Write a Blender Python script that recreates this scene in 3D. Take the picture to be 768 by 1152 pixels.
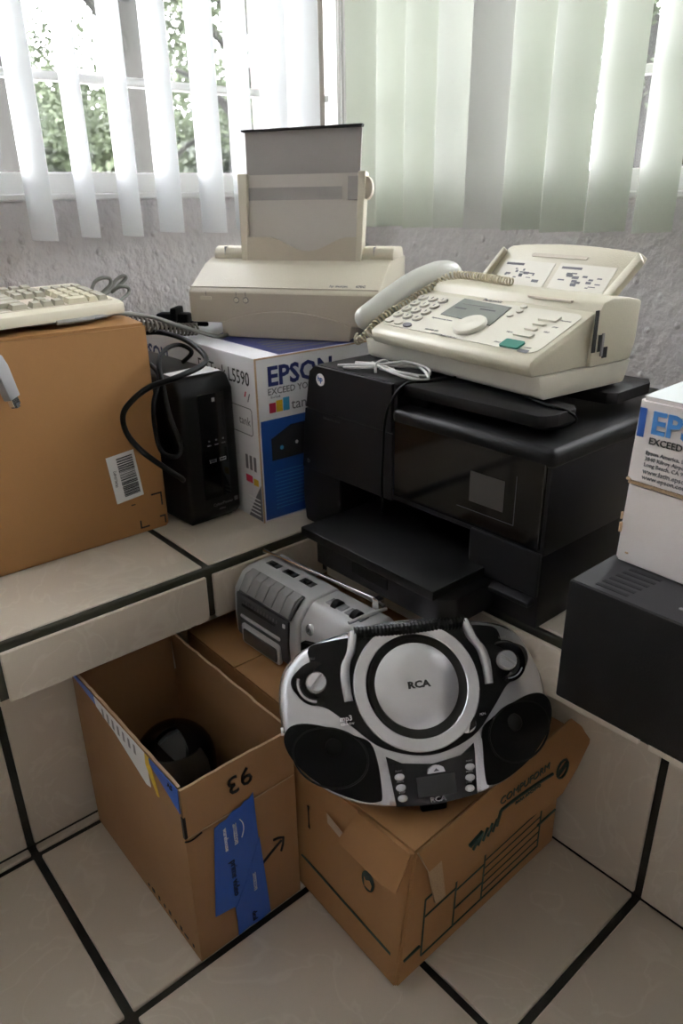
import bpy, bmesh, math, random
from mathutils import Vector, Matrix
R = math.radians
rng = random.Random(7)
scene = bpy.context.scene
for o in list(bpy.data.objects): bpy.data.objects.remove(o)
col = scene.collection

# ---------------------------------------------------------------- camera
cam_d = bpy.data.cameras.new('camera'); cam = bpy.data.objects.new('camera', cam_d); col.objects.link(cam)
yaw, pitch, roll, fpx = -0.86509989, 0.40921692, -0.0169665, 822.37
fw = Vector((math.sin(yaw)*math.cos(pitch), math.cos(yaw)*math.cos(pitch), -math.sin(pitch)))
rt = Vector((math.cos(yaw), -math.sin(yaw), 0)); up = rt.cross(fw)
r2 = rt*math.cos(roll)+up*math.sin(roll); u2 = -rt*math.sin(roll)+up*math.cos(roll)
cam.matrix_world = Matrix(((r2.x,u2.x,-fw.x,0),(r2.y,u2.y,-fw.y,0),(r2.z,u2.z,-fw.z,1.0),(0,0,0,1)))
cam_d.sensor_fit = 'VERTICAL'; cam_d.sensor_height = 36.0; cam_d.lens = fpx/1152*36.0
cam_d.clip_start = 0.02; cam_d.clip_end = 200
cam_d.dof.use_dof = True; cam_d.dof.focus_distance = 1.02; cam_d.dof.aperture_fstop = 6.3
scene.camera = cam
# ---------------------------------------------------------------- world and light
w = bpy.data.worlds.new('world'); scene.world = w; w.use_nodes = True
bg = w.node_tree.nodes['Background']; bg.inputs[0].default_value = (0.97, 0.94, 1.0, 1); bg.inputs[1].default_value = 9.0
sun_d = bpy.data.lights.new('sun', 'SUN'); sun_d.energy = 5.0; sun_d.angle = R(12); sun_d.color = (1, .95, .86)
sun = bpy.data.objects.new('sun', sun_d); col.objects.link(sun); sun.rotation_euler = (R(22), R(8), R(20)); sun.location = (0, 0, 8)
scene.view_settings.view_transform = 'Standard'; scene.view_settings.look = 'None'
scene.view_settings.gamma = 1.0; scene.view_settings.use_curve_mapping = False
scene.view_settings.exposure = 1.5

# ---------------------------------------------------------------- materials
def mat(name, colr, rough=.5, metal=0, spec=.5, noise=None, bump=None, coat=0, trans=0):
    """noise=(scale, amount, second colour); bump=(scale, strength, detail)"""
    m = bpy.data.materials.new(name); m.use_nodes = True
    nt = m.node_tree; b = nt.nodes['Principled BSDF']
    b.inputs['Base Color'].default_value = (*colr, 1); b.inputs['Roughness'].default_value = rough
    b.inputs['Metallic'].default_value = metal; b.inputs['Specular IOR Level'].default_value = spec
    if coat: b.inputs['Coat Weight'].default_value = coat; b.inputs['Coat Roughness'].default_value = .05
    if noise or bump:
        tc = nt.nodes.new('ShaderNodeTexCoord')
    if noise:
        n = nt.nodes.new('ShaderNodeTexNoise'); n.inputs['Scale'].default_value = noise[0]; n.inputs['Detail'].default_value = 5
        nt.links.new(tc.outputs['Object'], n.inputs['Vector'])
        mx = nt.nodes.new('ShaderNodeMix'); mx.data_type = 'RGBA'
        mr = nt.nodes.new('ShaderNodeMapRange'); mr.inputs[1].default_value = .35; mr.inputs[2].default_value = .7
        mr.inputs[3].default_value = 0; mr.inputs[4].default_value = noise[1]
        nt.links.new(n.outputs[0], mr.inputs[0]); nt.links.new(mr.outputs[0], mx.inputs[0])
        mx.inputs[6].default_value = (*colr, 1); mx.inputs[7].default_value = (*noise[2], 1)
        nt.links.new(mx.outputs[2], b.inputs['Base Color'])
    if bump:
        n2 = nt.nodes.new('ShaderNodeTexNoise'); n2.inputs['Scale'].default_value = bump[0]; n2.inputs['Detail'].default_value = bump[2]
        nt.links.new(tc.outputs['Object'], n2.inputs['Vector'])
        bp = nt.nodes.new('ShaderNodeBump'); bp.inputs['Strength'].default_value = bump[1]; bp.inputs['Distance'].default_value = .004
        nt.links.new(n2.outputs[0], bp.inputs['Height']); nt.links.new(bp.outputs[0], b.inputs['Normal'])
    return m

def tile_mat(name, c1, c2, c3, rough):
    m = bpy.data.materials.new(name); m.use_nodes = True; nt = m.node_tree; b = nt.nodes['Principled BSDF']
    b.inputs['Roughness'].default_value = rough
    tc = nt.nodes.new('ShaderNodeTexCoord'); oi = nt.nodes.new('ShaderNodeObjectInfo')
    ad = nt.nodes.new('ShaderNodeVectorMath'); ad.operation = 'MULTIPLY_ADD'
    nt.links.new(oi.outputs['Location'], ad.inputs[0]); ad.inputs[1].default_value = (3.1, 3.1, 3.1)
    nt.links.new(tc.outputs['Object'], ad.inputs[2])
    n = nt.nodes.new('ShaderNodeTexNoise'); n.inputs['Scale'].default_value = 7; n.inputs['Detail'].default_value = 3; n.inputs['Distortion'].default_value = 1.4
    nt.links.new(ad.outputs[0], n.inputs['Vector'])
    cr = nt.nodes.new('ShaderNodeValToRGB'); e = cr.color_ramp.elements
    e[0].position = .36; e[0].color = (*c1, 1); e[1].position = .64; e[1].color = (*c1, 1)
    k = cr.color_ramp.elements.new(.5); k.color = (*c2, 1)
    for p in (.475, .525): q = cr.color_ramp.elements.new(p); q.color = (*c3, 1)
    nt.links.new(n.outputs[0], cr.inputs[0]); nt.links.new(cr.outputs[0], b.inputs['Base Color'])
    n2 = nt.nodes.new('ShaderNodeTexNoise'); n2.inputs['Scale'].default_value = 60; nt.links.new(tc.outputs['Object'], n2.inputs['Vector'])
    bp = nt.nodes.new('ShaderNodeBump'); bp.inputs['Strength'].default_value = .06; bp.inputs['Distance'].default_value = .002
    nt.links.new(n2.outputs[0], bp.inputs['Height']); nt.links.new(bp.outputs[0], b.inputs['Normal'])
    return m

def plaster_mat(name, c):
    m = mat(name, c, .85, noise=(3, .6, tuple(x*.9 for x in c)))
    nt = m.node_tree; b = nt.nodes['Principled BSDF']; tc = [n for n in nt.nodes if n.type == 'TEX_COORD'][0]
    mp = nt.nodes.new('ShaderNodeMapping'); mp.inputs['Scale'].default_value = (.8, .8, .7); nt.links.new(tc.outputs['Object'], mp.inputs[0])
    n1 = nt.nodes.new('ShaderNodeTexNoise'); n1.inputs['Scale'].default_value = 55; n1.inputs['Detail'].default_value = 4; nt.links.new(mp.outputs[0], n1.inputs['Vector'])
    v = nt.nodes.new('ShaderNodeTexVoronoi'); v.inputs['Scale'].default_value = 38; nt.links.new(mp.outputs[0], v.inputs['Vector'])
    mr = nt.nodes.new('ShaderNodeMapRange'); mr.inputs[1].default_value = .0; mr.inputs[2].default_value = .22; mr.inputs[3].default_value = .55; mr.inputs[4].default_value = 0
    nt.links.new(v.outputs['Distance'], mr.inputs[0])
    a = nt.nodes.new('ShaderNodeMath'); a.operation = 'ADD'; nt.links.new(n1.outputs[0], a.inputs[0]); nt.links.new(mr.outputs[0], a.inputs[1])
    bp = nt.nodes.new('ShaderNodeBump'); bp.inputs['Strength'].default_value = 1.0; bp.inputs['Distance'].default_value = .010
    nt.links.new(a.outputs[0], bp.inputs['Height']); nt.links.new(bp.outputs[0], b.inputs['Normal'])
    return m

def slat_mat(name, c, tr):
    m = bpy.data.materials.new(name); m.use_nodes = True; nt = m.node_tree; b = nt.nodes['Principled BSDF']
    b.inputs['Base Color'].default_value = (*c, 1); b.inputs['Roughness'].default_value = .45
    t = nt.nodes.new('ShaderNodeBsdfTranslucent'); t.inputs[0].default_value = (c[0]*.95, c[1], c[2]*.92, 1)
    mx = nt.nodes.new('ShaderNodeMixShader'); mx.inputs[0].default_value = tr
    nt.links.new(b.outputs[0], mx.inputs[1]); nt.links.new(t.outputs[0], mx.inputs[2])
    nt.links.new(mx.outputs[0], nt.nodes['Material Output'].inputs[0]); return m

def glass_mat():
    m = bpy.data.materials.new('window_glass'); m.use_nodes = True; nt = m.node_tree; nt.nodes.remove(nt.nodes['Principled BSDF'])
    t = nt.nodes.new('ShaderNodeBsdfTransparent'); t.inputs[0].default_value = (.94, .96, .95, 1)
    g = nt.nodes.new('ShaderNodeBsdfGlossy'); g.inputs['Roughness'].default_value = .02
    f = nt.nodes.new('ShaderNodeFresnel'); f.inputs[0].default_value = 1.45
    mx = nt.nodes.new('ShaderNodeMixShader'); nt.links.new(f.outputs[0], mx.inputs[0]); nt.links.new(t.outputs[0], mx.inputs[1]); nt.links.new(g.outputs[0], mx.inputs[2])
    nt.links.new(mx.outputs[0], nt.nodes['Material Output'].inputs[0]); return m

M = {}
M['tile'] = tile_mat('cream_tile', (.68, .605, .505), (.73, .66, .56), (.68, .605, .505), .28)
M['grout'] = mat('dark_grout', (.022, .02, .016), .8, noise=(40, .6, (.04, .035, .028)), bump=(120, .4, 3))
M['plaster'] = plaster_mat('rough_plaster', (.68, .65, .655))
M['ceil'] = mat('ceiling_paint', (.75, .74, .72), .9)
M['frame'] = mat('window_frame_white', (.80, .80, .78), .4)
M['jamb'] = mat('window_frame_bronze', (.30, .27, .23), .5)
M['glass'] = glass_mat()
M['slat'] = slat_mat('blind_slat', (.88, .88, .91), .30)
M['slatr'] = slat_mat('blind_slat_shaded', (.60, .63, .56), .06)  # shade on the right-hand slats painted in as a darker grey-green tone
M['slatg'] = slat_mat('blind_slat_grey_shade', (.62, .62, .61), .05)  # same slat lit differently, its shade painted in as grey
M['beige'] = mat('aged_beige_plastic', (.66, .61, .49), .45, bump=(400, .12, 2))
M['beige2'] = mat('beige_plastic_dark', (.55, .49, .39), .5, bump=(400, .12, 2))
M['greyboard'] = mat('grey_sheet', (.36, .34, .32), .6)
M['blackp'] = mat('black_plastic', (.0075, .0075, .008), .42, spec=.22, bump=(500, .08, 2))
M['blackm'] = mat('matt_black', (.005, .005, .0055), .6, spec=.15)
M['gloss'] = mat('gloss_black', (.005, .005, .0055), .08, spec=.4)
M['screen'] = mat('dark_screen', (.055, .052, .048), .15)
M['hp'] = mat('printer_charcoal', (.010, .010, .012), .40, spec=.28, bump=(600, .08, 2))
M['silver'] = mat('silver_plastic', (.80, .81, .85), .27, metal=.72)
M['silver2'] = mat('grey_silver_plastic', (.56, .56, .57), .42, metal=.2)
M['chrome'] = mat('chrome', (.8, .8, .8), .15, metal=1)
M['dgrey'] = mat('dark_grey_plastic', (.055, .058, .062), .4)
M['mgrey'] = mat('mid_grey_plastic', (.25, .25, .25), .45)
M['faxw'] = mat('ivory_plastic', (.60, .565, .44), .42, bump=(400, .08, 2))
M['faxw2'] = mat('ivory_plastic_light', (.64, .615, .52), .4)
M['handset'] = mat('grey_white_plastic', (.58, .58, .53), .32)
M['lcd'] = mat('lcd_grey', (.20, .21, .19), .25)
M['green'] = mat('green_button', (.03, .20, .15), .4)
M['ink'] = mat('black_ink', (.012, .012, .014), .7)
M['inkg'] = mat('grey_ink', (.16, .16, .17), .7)
M['inkgreen'] = mat('green_ink', (.035, .07, .055), .7)
M['white'] = mat('white_print', (.80, .80, .80), .55)
M['boxwhite'] = mat('white_carton', (.74, .74, .76), .5, noise=(6, .5, (.68, .68, .70)))
M['boxwhite2'] = mat('worn_white_carton', (.70, .66, .64), .6, noise=(14, .6, (.60, .55, .51)))
M['boxtop'] = mat('taped_carton_top', (.42, .46, .44), .4)
M['paper'] = mat('greyed_paper', (.58, .55, .50), .7)
M['edge'] = mat('olive_edge_mortar', (.035, .036, .024), .45, noise=(30, .7, (.02, .02, .014)))
M['outwall'] = mat('outdoor_plaster', (.16, .14, .135), .9, noise=(20, .8, (.11, .095, .09)), bump=(50, .8, 4))
M['topgrey'] = mat('grey_black_metal', (.022, .022, .024), .5)
M['epblue'] = mat('blue_print', (.018, .09, .36), .4)
M['epnavy'] = mat('navy_print', (.012, .022, .14), .45)
M['epcyan'] = mat('bright_blue_print', (.05, .22, .55), .5)
M['red'] = mat('red_print', (.55, .03, .08), .5)
M['yellow'] = mat('yellow_print', (.75, .50, .03), .5)
M['cyan'] = mat('cyan_print', (.05, .35, .62), .5)
M['card'] = mat('brown_cardboard', (.38, .195, .068), .75, noise=(5, .7, (.34, .17, .058)), bump=(60, .08, 3))
M['card2'] = mat('kraft_cardboard', (.37, .21, .10), .8, noise=(7, .7, (.33, .18, .085)), bump=(60, .1, 3))
M['card3'] = mat('orange_brown_cardboard', (.42, .225, .095), .8, noise=(7, .7, (.36, .185, .075)), bump=(60, .1, 3))
M['cardedge'] = mat('torn_cardboard_edge', (.52, .36, .22), .9, bump=(300, .8, 3))
M['tape'] = mat('blue_parcel_tape', (.03, .12, .50), .3)
M['cleartape'] = mat('shiny_clear_tape', (.55, .42, .30), .1)
M['cable'] = mat('black_cable', (.007, .008, .008), .5, spec=.18)
M['coil2'] = mat('grey_coil_cord', (.20, .185, .16), .5)  # darker grey-brown tone than the fax cord
M['lcd2'] = mat('dim_display', (.022, .024, .022), .2)
M['cableg'] = mat('grey_cable', (.22, .22, .20), .5)
M['cablew'] = mat('pale_cable', (.55, .55, .53), .45)
M['coil'] = mat('ivory_coil_cord', (.58, .52, .37), .5)
M['kb'] = mat('keyboard_beige', (.60, .56, .43), .5)
M['key1'] = mat('keycap_pale', (.55, .51, .36), .5)
M['key2'] = mat('keycap_grey', (.33, .31, .23), .5)
M['bark'] = mat('tree_bark', (.014, .0125, .011), .9, noise=(3, .8, (.006, .007, .005)), bump=(8, .9, 4))
M['leaf'] = mat('leaf_green', (.020, .030, .011), .7, noise=(1.5, .8, (.035, .05, .017)))
M['leaf2'] = mat('leaf_dark', (.012, .018, .010), .7, noise=(1.5, .8, (.018, .026, .012)))
M['ground'] = mat('street_asphalt', (.10, .097, .09), .9, noise=(1, .6, (.13, .125, .115)))
M['carw'] = mat('white_car_paint', (.80, .80, .82), .2)
M['carb'] = mat('blue_grey_car_paint', (.25, .36, .50), .2)
M['house'] = mat('pale_house_wall', (.12, .115, .11), .9)

# ---------------------------------------------------------------- helpers
def link(o, parent=None):
    col.objects.link(o)
    if parent is not None: o.parent = parent
    return o
def tag(o, label=None, cat=None, group=None, kind=None):
    if label: o['label'] = label
    if cat: o['category'] = cat
    if group: o['group'] = group
    if kind: o['kind'] = kind
    return o
def thing(name, label, cat, loc=(0,0,0), rz=0, group=None):
    o = bpy.data.objects.new(name, None); o.empty_display_size = .02; col.objects.link(o)
    o.location = loc; o.rotation_euler = (0, 0, R(rz)); return tag(o, label, cat, group)
def fin(bm, name, m, parent=None, smooth=None, loc=None):
    bmesh.ops.recalc_face_normals(bm, faces=bm.faces[:])
    me = bpy.data.meshes.new(name); bm.to_mesh(me); bm.free()
    ms = m if isinstance(m, (list, tuple)) else [m]
    for x in ms: me.materials.append(M[x] if isinstance(x, str) else x)
    if smooth is not None:
        me.shade_smooth(); me.set_sharp_from_angle(angle=R(smooth))
    o = bpy.data.objects.new(name, me)
    if loc: o.location = loc
    return link(o, parent)
def new(): return bmesh.new()
def box(bm, x0, x1, y0, y1, z0, z1, bev=0, seg=2, mi=0, mtx=None):
    t = bmesh.new() if bev else bm
    vs = [t.verts.new((x, y, z)) for x in (x0, x1) for y in (y0, y1) for z in (z0, z1)]
    F = [(0,1,3,2), (4,6,7,5), (0,4,5,1), (2,3,7,6), (0,2,6,4), (1,5,7,3)]
    fs = [t.faces.new([vs[i] for i in f]) for f in F]
    if bev:
        bmesh.ops.bevel(t, geom=t.edges[:], offset=bev, segments=seg, affect='EDGES', profile=.5)
        merge(bm, t, mi, mtx)
    else:
        for f in fs: f.material_index = mi
        if mtx: bmesh.ops.transform(bm, matrix=mtx, verts=vs)
def merge(bm, t, mi=0, mtx=None):
    mp = {}
    for v in t.verts: mp[v] = bm.verts.new(mtx @ v.co if mtx else v.co)
    for f in t.faces:
        try: g = bm.faces.new([mp[v] for v in f.verts]); g.material_index = mi
        except ValueError: pass
    t.free()
def prism(bm, poly, a0, a1, ax='x', bev=0, seg=2, mi=0, mtx=None):
    """extrude a 2-D polygon along ax; poly coords are the other two axes in order"""
    t = bmesh.new()
    def P(p, a):
        return {'x': (a, p[0], p[1]), 'y': (p[0], a, p[1]), 'z': (p[0], p[1], a)}[ax]
    A = [t.verts.new(P(p, a0)) for p in poly]; B = [t.verts.new(P(p, a1)) for p in poly]
    n = len(poly); t.faces.new(A); t.faces.new(B[::-1])
    for i in range(n): t.faces.new((A[i], B[i], B[(i+1) % n], A[(i+1) % n]))
    bmesh.ops.recalc_face_normals(t, faces=t.faces[:])
    if bev: bmesh.ops.bevel(t, geom=t.edges[:], offset=bev, segments=seg, affect='EDGES', profile=.5)
    merge(bm, t, mi, mtx)
def hexa(bm, p, mi=0):
    """8 corners: bottom 4 ring then top 4 ring"""
    v = [bm.verts.new(q) for q in p]
    for f in ((0,1,2,3), (4,5,6,7), (0,1,5,4), (1,2,6,5), (2,3,7,6), (3,0,4,7)):
        g = bm.faces.new([v[i] for i in f]); g.material_index = mi
def sheet(bm, corners, th, mi=0, n=None):
    """thin slab from a planar polygon given by 3-D corners"""
    c = [Vector(q) for q in corners]
    nn = Vector(n) if n else (c[1]-c[0]).cross(c[2]-c[0]).normalized()
    A = [bm.verts.new(q) for q in c]; B = [bm.verts.new(q+nn*th) for q in c]; k = len(c)
    bm.faces.new(A[::-1]).material_index = mi; bm.faces.new(B).material_index = mi
    for i in range(k): bm.faces.new((A[i], A[(i+1) % k], B[(i+1) % k], B[i])).material_index = mi
def smoothpath(P, n=8):
    P = [Vector(p) for p in P]; out = []
    for i in range(len(P)-1):
        a = P[max(i-1, 0)]; b = P[i]; c = P[i+1]; d = P[min(i+2, len(P)-1)]
        for k in range(n):
            t = k/n
            out.append(.5*((2*b)+(c-a)*t+(2*a-5*b+4*c-d)*t*t+(3*b-a-3*c+d)*t**3))
    out.append(P[-1]); return out
def tube(bm, P, r, sides=8, n=8, mi=0, smooth=True):
    P = smoothpath(P, n) if smooth else [Vector(p) for p in P]
    rr = r if callable(r) else (lambda t: r)
    rings = []; prev = None
    for i, p in enumerate(P):
        d = (P[min(i+1, len(P)-1)]-P[max(i-1, 0)])
        d = d.normalized() if d.length > 1e-9 else Vector((0, 0, 1))
        if prev is None:
            a = d.orthogonal().normalized()
        else:
            a = prev-d*prev.dot(d); a = a.normalized() if a.length > 1e-6 else d.orthogonal().normalized()
        prev = a; b = d.cross(a); q = rr(i/max(1, len(P)-1))
        rings.append([bm.verts.new(p+(a*math.cos(2*math.pi*k/sides)+b*math.sin(2*math.pi*k/sides))*q) for k in range(sides)])
    for i in range(len(rings)-1):
        for k in range(sides):
            f = bm.faces.new((rings[i][k], rings[i][(k+1) % sides], rings[i+1][(k+1) % sides], rings[i+1][k])); f.material_index = mi
    bm.faces.new(rings[0][::-1]).material_index = mi; bm.faces.new(rings[-1]).material_index = mi
def lathe(bm, prof, sides=32, mtx=None, mi=0):
    """prof: list of (r, z) about the local z axis"""
    rings = []
    for (r, z) in prof:
        if r < 1e-6: rings.append([bm.verts.new((mtx @ Vector((0, 0, z))) if mtx else (0, 0, z))])
        else:
            rg = []
            for k in range(sides):
                c = Vector((r*math.cos(2*math.pi*k/sides), r*math.sin(2*math.pi*k/sides), z))
                rg.append(bm.verts.new(mtx @ c if mtx else c))
            rings.append(rg)
    for a, b in zip(rings, rings[1:]):
        for k in range(sides):
            k2 = (k+1) % sides
            if len(a) == 1 and len(b) == 1: continue
            if len(a) == 1: f = bm.faces.new((a[0], b[k], b[k2]))
            elif len(b) == 1: f = bm.faces.new((a[k], a[k2], b[0]))
            else: f = bm.faces.new((a[k], a[k2], b[k2], b[k]))
            f.material_index = mi
def basis(o, x, y):
    x = Vector(x).normalized(); y = Vector(y); n = x.cross(y).normalized(); y = n.cross(x)
    o = Vector(o); return Matrix(((x.x, y.x, n.x, o.x), (x.y, y.y, n.y, o.y), (x.z, y.z, n.z, o.z), (0, 0, 0, 1)))
def text(parent, s, size, o, x, y, m, name='lettering', align='CENTER', bold=0, sx=1, ext=.0002):
    c = bpy.data.curves.new('t', 'FONT'); c.body = s; c.size = size; c.align_x = align; c.align_y = 'CENTER'
    c.extrude = ext; c.offset = bold*size; c.resolution_u = 2
    t = bpy.data.objects.new('t', c); col.objects.link(t); bpy.context.view_layer.update()
    me = bpy.data.meshes.new_from_object(t.evaluated_get(bpy.context.evaluated_depsgraph_get()))
    bpy.data.objects.remove(t); bpy.data.curves.remove(c)
    me.transform(basis(o, x, y) @ Matrix.Diagonal((sx, 1, 1, 1))); me.name = name
    me.materials.clear(); me.materials.append(M[m])
    ob = bpy.data.objects.new(name, me); return link(ob, parent)
def plate(parent, name, m, o, x, y, poly, th=.0004, smooth=None, bev=0):
    """flat polygon plate in the plane (o; x, y), th thick along the normal"""
    bm = new(); prism(bm, poly, 0, th, 'z', bev=bev, mtx=basis(o, x, y)); return fin(bm, name, m, parent, smooth)
def rect(x0, x1, y0, y1): return [(x0, y0), (x1, y0), (x1, y1), (x0, y1)]
def rrect(x0, x1, y0, y1, r, n=4):
    out = []
    for cx, cy, a in ((x1-r, y0+r, -90), (x1-r, y1-r, 0), (x0+r, y1-r, 90), (x0+r, y0+r, 180)):
        for k in range(n+1): out.append((cx+r*math.cos(R(a+90*k/n)), cy+r*math.sin(R(a+90*k/n))))
    return out
def disc(cx, cy, r, n=24, ry=None): return [(cx+r*math.cos(2*math.pi*k/n), cy+(ry or r)*math.sin(2*math.pi*k/n)) for k in range(n)]
X, Y, Z = (1, 0, 0), (0, 1, 0), (0, 0, 1)
def copy_tree(o, parent=None):
    c = o.copy(); col.objects.link(c); c.parent = parent
    for ch in list(o.children): copy_tree(ch, c)
    return c

# ================================================================ the room
XL, YR = -1.615, 1.425           # inner faces of the left and right walls
XF, YF = -.965, .775             # front faces of the bench overhang
XR, YRs = -1.038, .855           # recessed riser faces
ZT, ZB = .435, .337              # bench top and overhang underside
XE, YE, ZC = 3.6, -4.2, 2.55     # far ends of the room
PX, PY = .3495, .3455            # tile pitch
GX = [-.3175+PX*k for k in range(-3, 13)]
GY = [.1855+PY*k for k in range(-14, 4)]
g = .0065                        # half a grout joint
bm = new(); box(bm, XL-.2, XE+.2, YE-.2, YR+.2, -.1, -.006); floor = tag(fin(bm, 'floor', 'grout'), kind='structure')
tile_cache = {}
def tile(parent, x0, x1, y0, y1, z0, z1):
    key = (round(x1-x0, 4), round(y1-y0, 4), round(z1-z0, 4))
    if key not in tile_cache:
        b = new(); box(b, 0, key[0], 0, key[1], 0, key[2], bev=.0015, seg=1); o = fin(b, 'tile', 'tile', parent); tile_cache[key] = o.data
    else: o = link(bpy.data.objects.new('tile', tile_cache[key]), parent)
    o.location = (x0, y0, z0); return o
xs = [XR]+[x for x in GX if XR < x < XE]+[XE]
ys = [YE]+[y for y in GY if YE < y < YRs]+[YRs]
for i in range(len(xs)-1):
    for j in range(len(ys)-1):
        a0 = xs[i]+(g if i else .0005); a1 = xs[i+1]-g; b0 = ys[j]+(g if j else 0); b1 = ys[j+1]-(g if j < len(ys)-2 else .0005)
        if a1-a0 > .01 and b1-b0 > .01: tile(floor, a0, a1, b0, b1, -.008, 0)
# bench: mortar core plus tiles
bench = thing('tiled_bench', 'built-in L-shaped bench clad in cream tiles with dark grout along both walls', 'bench', (XF, YF, 0))
bm = new()
def rel(x, y, z): return (x-XF, y-YF, z)
def bbox(bm, x0, x1, y0, y1, z0, z1): box(bm, x0-XF, x1-XF, y0-YF, y1-YF, z0, z1)
bbox(bm, XL+.001, XR-.006, YE+.001, YR-.001, -.005, ZB+.01); bbox(bm, XR-.006, XE-.001, YRs+.006, YR-.001, -.005, ZB+.01)
fin(bm, 'plinth_core', 'grout', bench)
bm = new()
poly = [(XL-XF+.001, YE-YF+.001), (-.005, YE-YF+.001), (-.005, .005), (XE-XF-.001, .005), (XE-XF-.001, YR-YF-.001), (XL-XF+.001, YR-YF-.001)]
prism(bm, poly, ZB+.003, ZT-.003, 'z', bev=.003)
fin(bm, 'slab_core', 'edge', bench)
def btile(x0, x1, y0, y1, z0, z1): return tile(bench, x0-XF, x1-XF, y0-YF, y1-YF, z0, z1)
# riser tiles and overhang faces
yb = [y for y in GY if y < YRs]
for a, b in zip(yb, yb[1:]+[YRs]):
    if b > -1.3: btile(XR-.008, XR, a+g, b-(g if b < YRs else .001), .0012, ZB-.001)
    if b > -1.3: btile(XF-.008, XF, a+g, min(b-g, YF-.001), ZB, ZT-.016)
xb = [x for x in GX if x < XE]
for a, b in zip(xb, xb[1:]+[XE]):
    btile(max(a+g, XR+.001), b-g, YRs, YRs+.008, .0012, ZB-.001) if b-g > XR+.02 else None
    btile(max(a+g, XF+.009), b-g, YF, YF+.008, ZB, ZT-.016) if b-g > XF+.02 else None
# top tiles
xt = [XL, XF-PX, XF-.012]
for i in range(2):
    for a, b in zip(yb, yb[1:]+[YF+.35]):
        if b > -1.3: btile(xt[i]+(g if i else 0), xt[i+1]-(g if i == 0 else 0), a+g, b-g, ZT-.006, ZT)
yt = [YF+.012, YF+.35, YR]
for j in range(2):
    for a, b in zip(xb, xb[1:]+[XE]):
        x0 = max(a+g, XF-.012+g)
        if b-g > x0+.02 and not (j == 0 and False): btile(x0, b-g, yt[j]+(g if j else 0), yt[j+1]-(g if j == 0 else 0), ZT-.006, ZT)
btile(XL, XF-.012, YF+.35+g, YR, ZT-.006, ZT)

def wall(name, m, boxes):
    b = new()
    for q in boxes: box(b, *q)
    return tag(fin(b, name, m), kind='structure')
W1 = (-2.3, 1.408, 1.010, 2.25)    # left window: y range (unseen end lengthened to add fill light), z range
W2 = (-1.50, 1.0, .997, 2.25)     # right window: x range, z range
wall('wall_left', 'plaster', [(XL-.16, XL, YE, YR+.16, -.1, W1[2]), (XL-.16, XL, YE, YR+.16, W1[3], ZC), (XL-.16, XL, YE, W1[0], W1[2], W1[3]), (XL-.16, XL, W1[1], YR+.16, W1[2], W1[3])])
wall('wall_right', 'plaster', [(XL, XE, YR, YR+.16, -.1, W2[2]), (XL, XE, YR, YR+.16, W2[3], ZC), (XL, W2[0], YR, YR+.16, W2[2], W2[3]), (W2[1], XE, YR, YR+.16, W2[2], W2[3])])
wall('wall_front', 'plaster', [(XL, XE, YE-.16, YE, -.1, ZC)])
wall('wall_back', 'plaster', [(XE, XE+.16, YE-.16, YR+.16, -.1, ZC)])
bm = new(); box(bm, XL-.16, XE+.16, YE-.16, YR+.16, ZC, ZC+.12); tag(fin(bm, 'ceiling', 'ceil'), kind='structure')

def window(name, ax, a0, a1, z0, z1, p, out, mull, verts, jambs):
    """frame in plane ax=p, thickness towards out (+1/-1)"""
    def bb(b, u0, u1, h0, h1, d0, d1):
        q0, q1 = sorted((p+out*d0, p+out*d1))
        if ax == 'x': box(b, q0, q1, u0, u1, h0, h1, bev=.003, seg=1)
        else: box(b, u0, u1, q0, q1, h0, h1, bev=.003, seg=1)
    b = new(); bb(b, a0, a1, z0, z0+.042, .012, .06); root = tag(fin(b, name, 'frame'), kind='structure')
    b = new(); bb(b, a0, a1, z1-.04, z1, .012, .06); fin(b, 'head_rail', 'frame', root)
    for u in verts:
        b = new(); bb(b, u-.018, u+.018, z0+.042, z1-.04, .014, .055); fin(b, 'stile', 'frame', root)
    for (u0, u1, m) in jambs:
        b = new(); bb(b, u0, u1, z0+.042, z1-.04, .004, .075); fin(b, 'jamb', m, root)
    for h in mull:
        b = new(); bb(b, a0+.03, a1-.03, h-.008, h+.008, .02, .05); fin(b, 'glazing_bar', 'frame', root)
    b = new(); bb(b, a0, a1, z0-.012, z0+.002, -.006, .14); fin(b, 'sill', 'frame', root)
    hs = [z0+.04]+sorted(mull)+[z1-.04]; us = [a0]+list(verts)+[a1]
    for i in range(len(us)-1):
        for k in range(len(hs)-1):
            b = new()
            q0, q1 = sorted((p+out*.033, p+out*.037))
            if ax == 'x': box(b, q0, q1, us[i]+.004, us[i+1]-.004, hs[k]+.004, hs[k+1]-.004)
            else: box(b, us[i]+.004, us[i+1]-.004, q0, q1, hs[k]+.004, hs[k+1]-.004)
            fin(b, 'pane', 'glass', root)
    return root
window('window_1', 'x', W1[0], W1[1], W1[2], W1[3], XL, -1, [1.226, 1.66], [-1.2, .15, 1.326], [(W1[0], W1[0]+.04, 'frame'), (1.303, 1.350, 'jamb'), (W1[1]-.012, W1[1], 'frame')])
window('window_2', 'y', W2[0], W2[1], W2[2], W2[3], YR, 1, [1.205, 1.65], [-.25], [(W2[0], W2[0]+.04, 'frame'), (W2[1]-.04, W2[1], 'frame')])

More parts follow.
